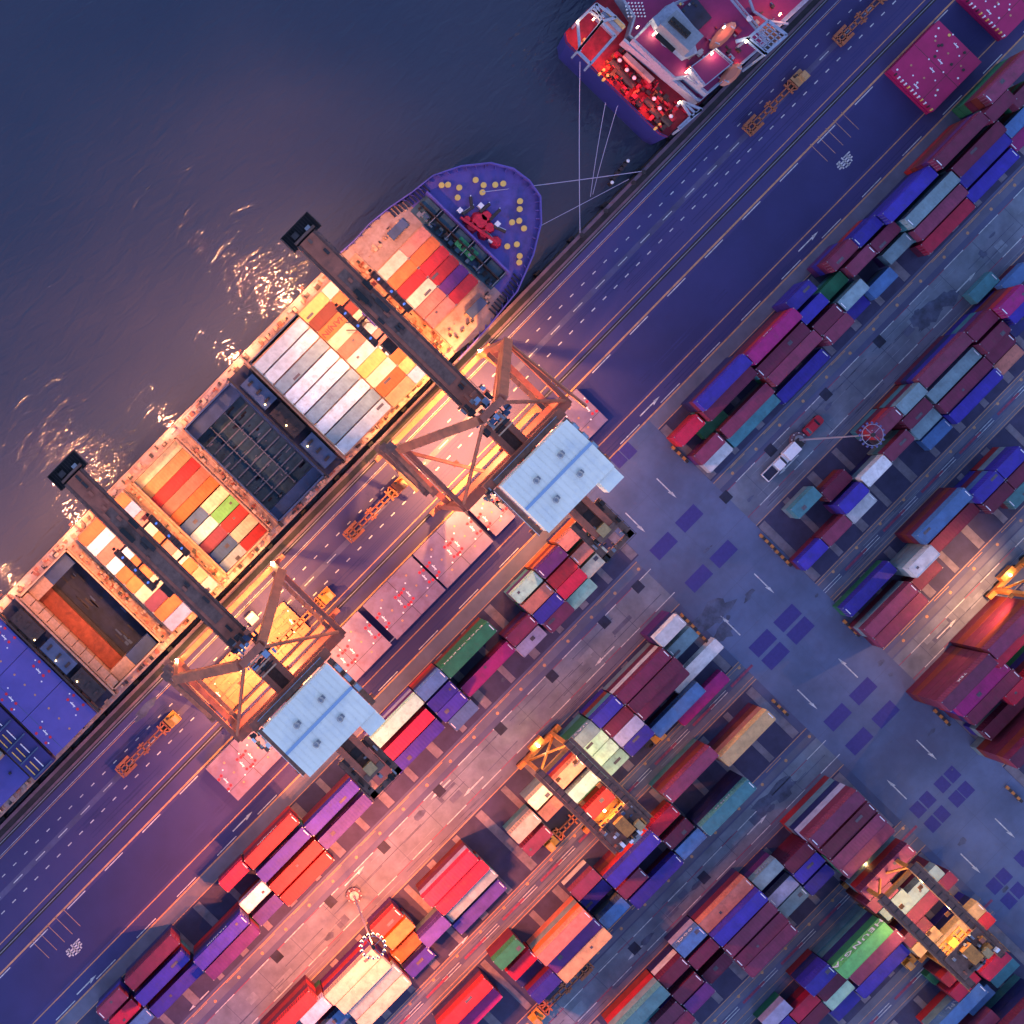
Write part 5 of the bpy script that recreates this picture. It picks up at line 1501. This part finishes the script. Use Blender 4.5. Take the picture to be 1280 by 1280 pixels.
mb.build('deck_gear',s2)['kind']='stuff'
# lamps burning on the second ship, plus red fill added over aft deck
for k,(px,py,z,e,c) in enumerate(((742,24,13,140,(1,.55,.2)),(722,27,13,60,(1,.5,.2)),(797,34,15,170,(1,.75,.4)),(817,43,15,150,(1,.75,.4)),(858,90,15.2,200,(1,.7,.4)),(870,104,13,220,(1,.7,.4)),(890,67,17.6,250,(1,.65,.35)),
       (849,128,12.5,120,(1,.6,.3)),(920,84,14,900,(1,.35,.12)),(975,18,15,1200,(1,.30,.10)),(905,34,17,260,(1,.30,.15)),(812,57,13,350,(1,.25,.1)),(933,52,20.6,90,(1,.8,.5)),(770,90,10.5,900,(1,.10,.03)),(815,135,10.5,800,(1,.08,.03)),(758,78,10.5,700,(1,.14,.04)),(722,48,10.5,500,(1,.10,.04)),(795,112,10.5,600,(1,.07,.03)))):
    x,y=PX(px,py,z)
    if z>10.8: MB().box(x-.26,x+.26,y-.13,y+.13,z-.1,z+.1,'lampr').build('deck_lamp',s2)
    lamp('deck_lamp_and_fill_glow',(x,y,z+.5),e*S2E*(.6 if c[1]<.2 else 1),c,r=.25,parent=s2)
# ------------------------------------------------------------------ mooring lines, dolphin ladders
def rope(name,pts,r,label,sag=.6):
    mb=MB()
    for (p,q) in pts:
        N_=10; prev=None
        for i in range(N_+1):
            t_=i/N_; pt=Vector(p).lerp(Vector(q),t_); pt.z-=sag*4*t_*(1-t_)
            if prev is not None: mb.cyl(prev,pt,r,'rope',5)
            prev=pt
    base=tuple(pts[0][0]); o=mb.build(name,loc=base); return tag(o,label,'rope')
def A(px,py,z): return (*G(px,py,z),z)
Q=A(803,214,.6)
rope('mooring_line',[(A(603,240,DZ+1),Q)],.075,'pale mooring rope from the blue foredeck bollards to the quay edge, upper one')
rope('mooring_line',[(A(674,283,DZ+1),A(786,224,.6))],.05,'faint mooring rope from the bow tip to the quay edge, lower one')
rope('mooring_line',[(A(725,77,DK),A(725,291,.6))],.075,'long rope running straight down from the second ship stern to the quay')
rope('mooring_line',[(A(757,128,DK-1),A(738,246,.6)) ],.05,'thin stern rope of the second ship, the middle one')
rope('mooring_line',[(A(772,132,DK-1),A(741,243,.6))],.05,'thin stern rope of the second ship nearest the quay',)
mb=MB()
for k,(px,py) in enumerate(((765,228),(768,222),(772,216),(777,211),(781,206),(785,201))):
    x,y=G(px,py,.8); mb.cb(x,y,-1.2,.7,.7,1.8,'dark'); 
    if k in (0,5): mb.ball((x,y,.9),.35,'white')
a=G(764,230,.4); b=G(787,199,.4); mb.beam((*a,.3),(*b,.3),.35,.3,'dark')
f=thing('floating_fender','small dark mooring float line off the quay with white end buoys','float',(*G(775,214),-1.2)); mb.build('float_body',f)
bm=None
random.seed(21)
BLL=[(725,292),(803,214),(787,224),(739,246)]
for k,(px,py) in enumerate(BLL):
    x,y=G(px,py,.5); y=min(y,QY-.5)
    if bm is None:
        bm=MB().cyl((0,0,0),(0,0,.6),.28,'dark',8).cyl((0,0,.6),(0,0,.8),.45,'dark',8).mesh('quay_bollard')
    o=bpy.data.objects.new('quay_bollard',bm); COL.objects.link(o); o.location=(x,y,.0)
    tag(o,['black quay bollard at the foot of the long straight stern rope','black quay bollard where the pale bow rope ends','black quay bollard where the faint bow rope ends','black quay bollard holding the two thin stern ropes'][k],'bollard','bollards on the quay edge')
print('boxes',NBOX,'objects',len(bpy.data.objects))
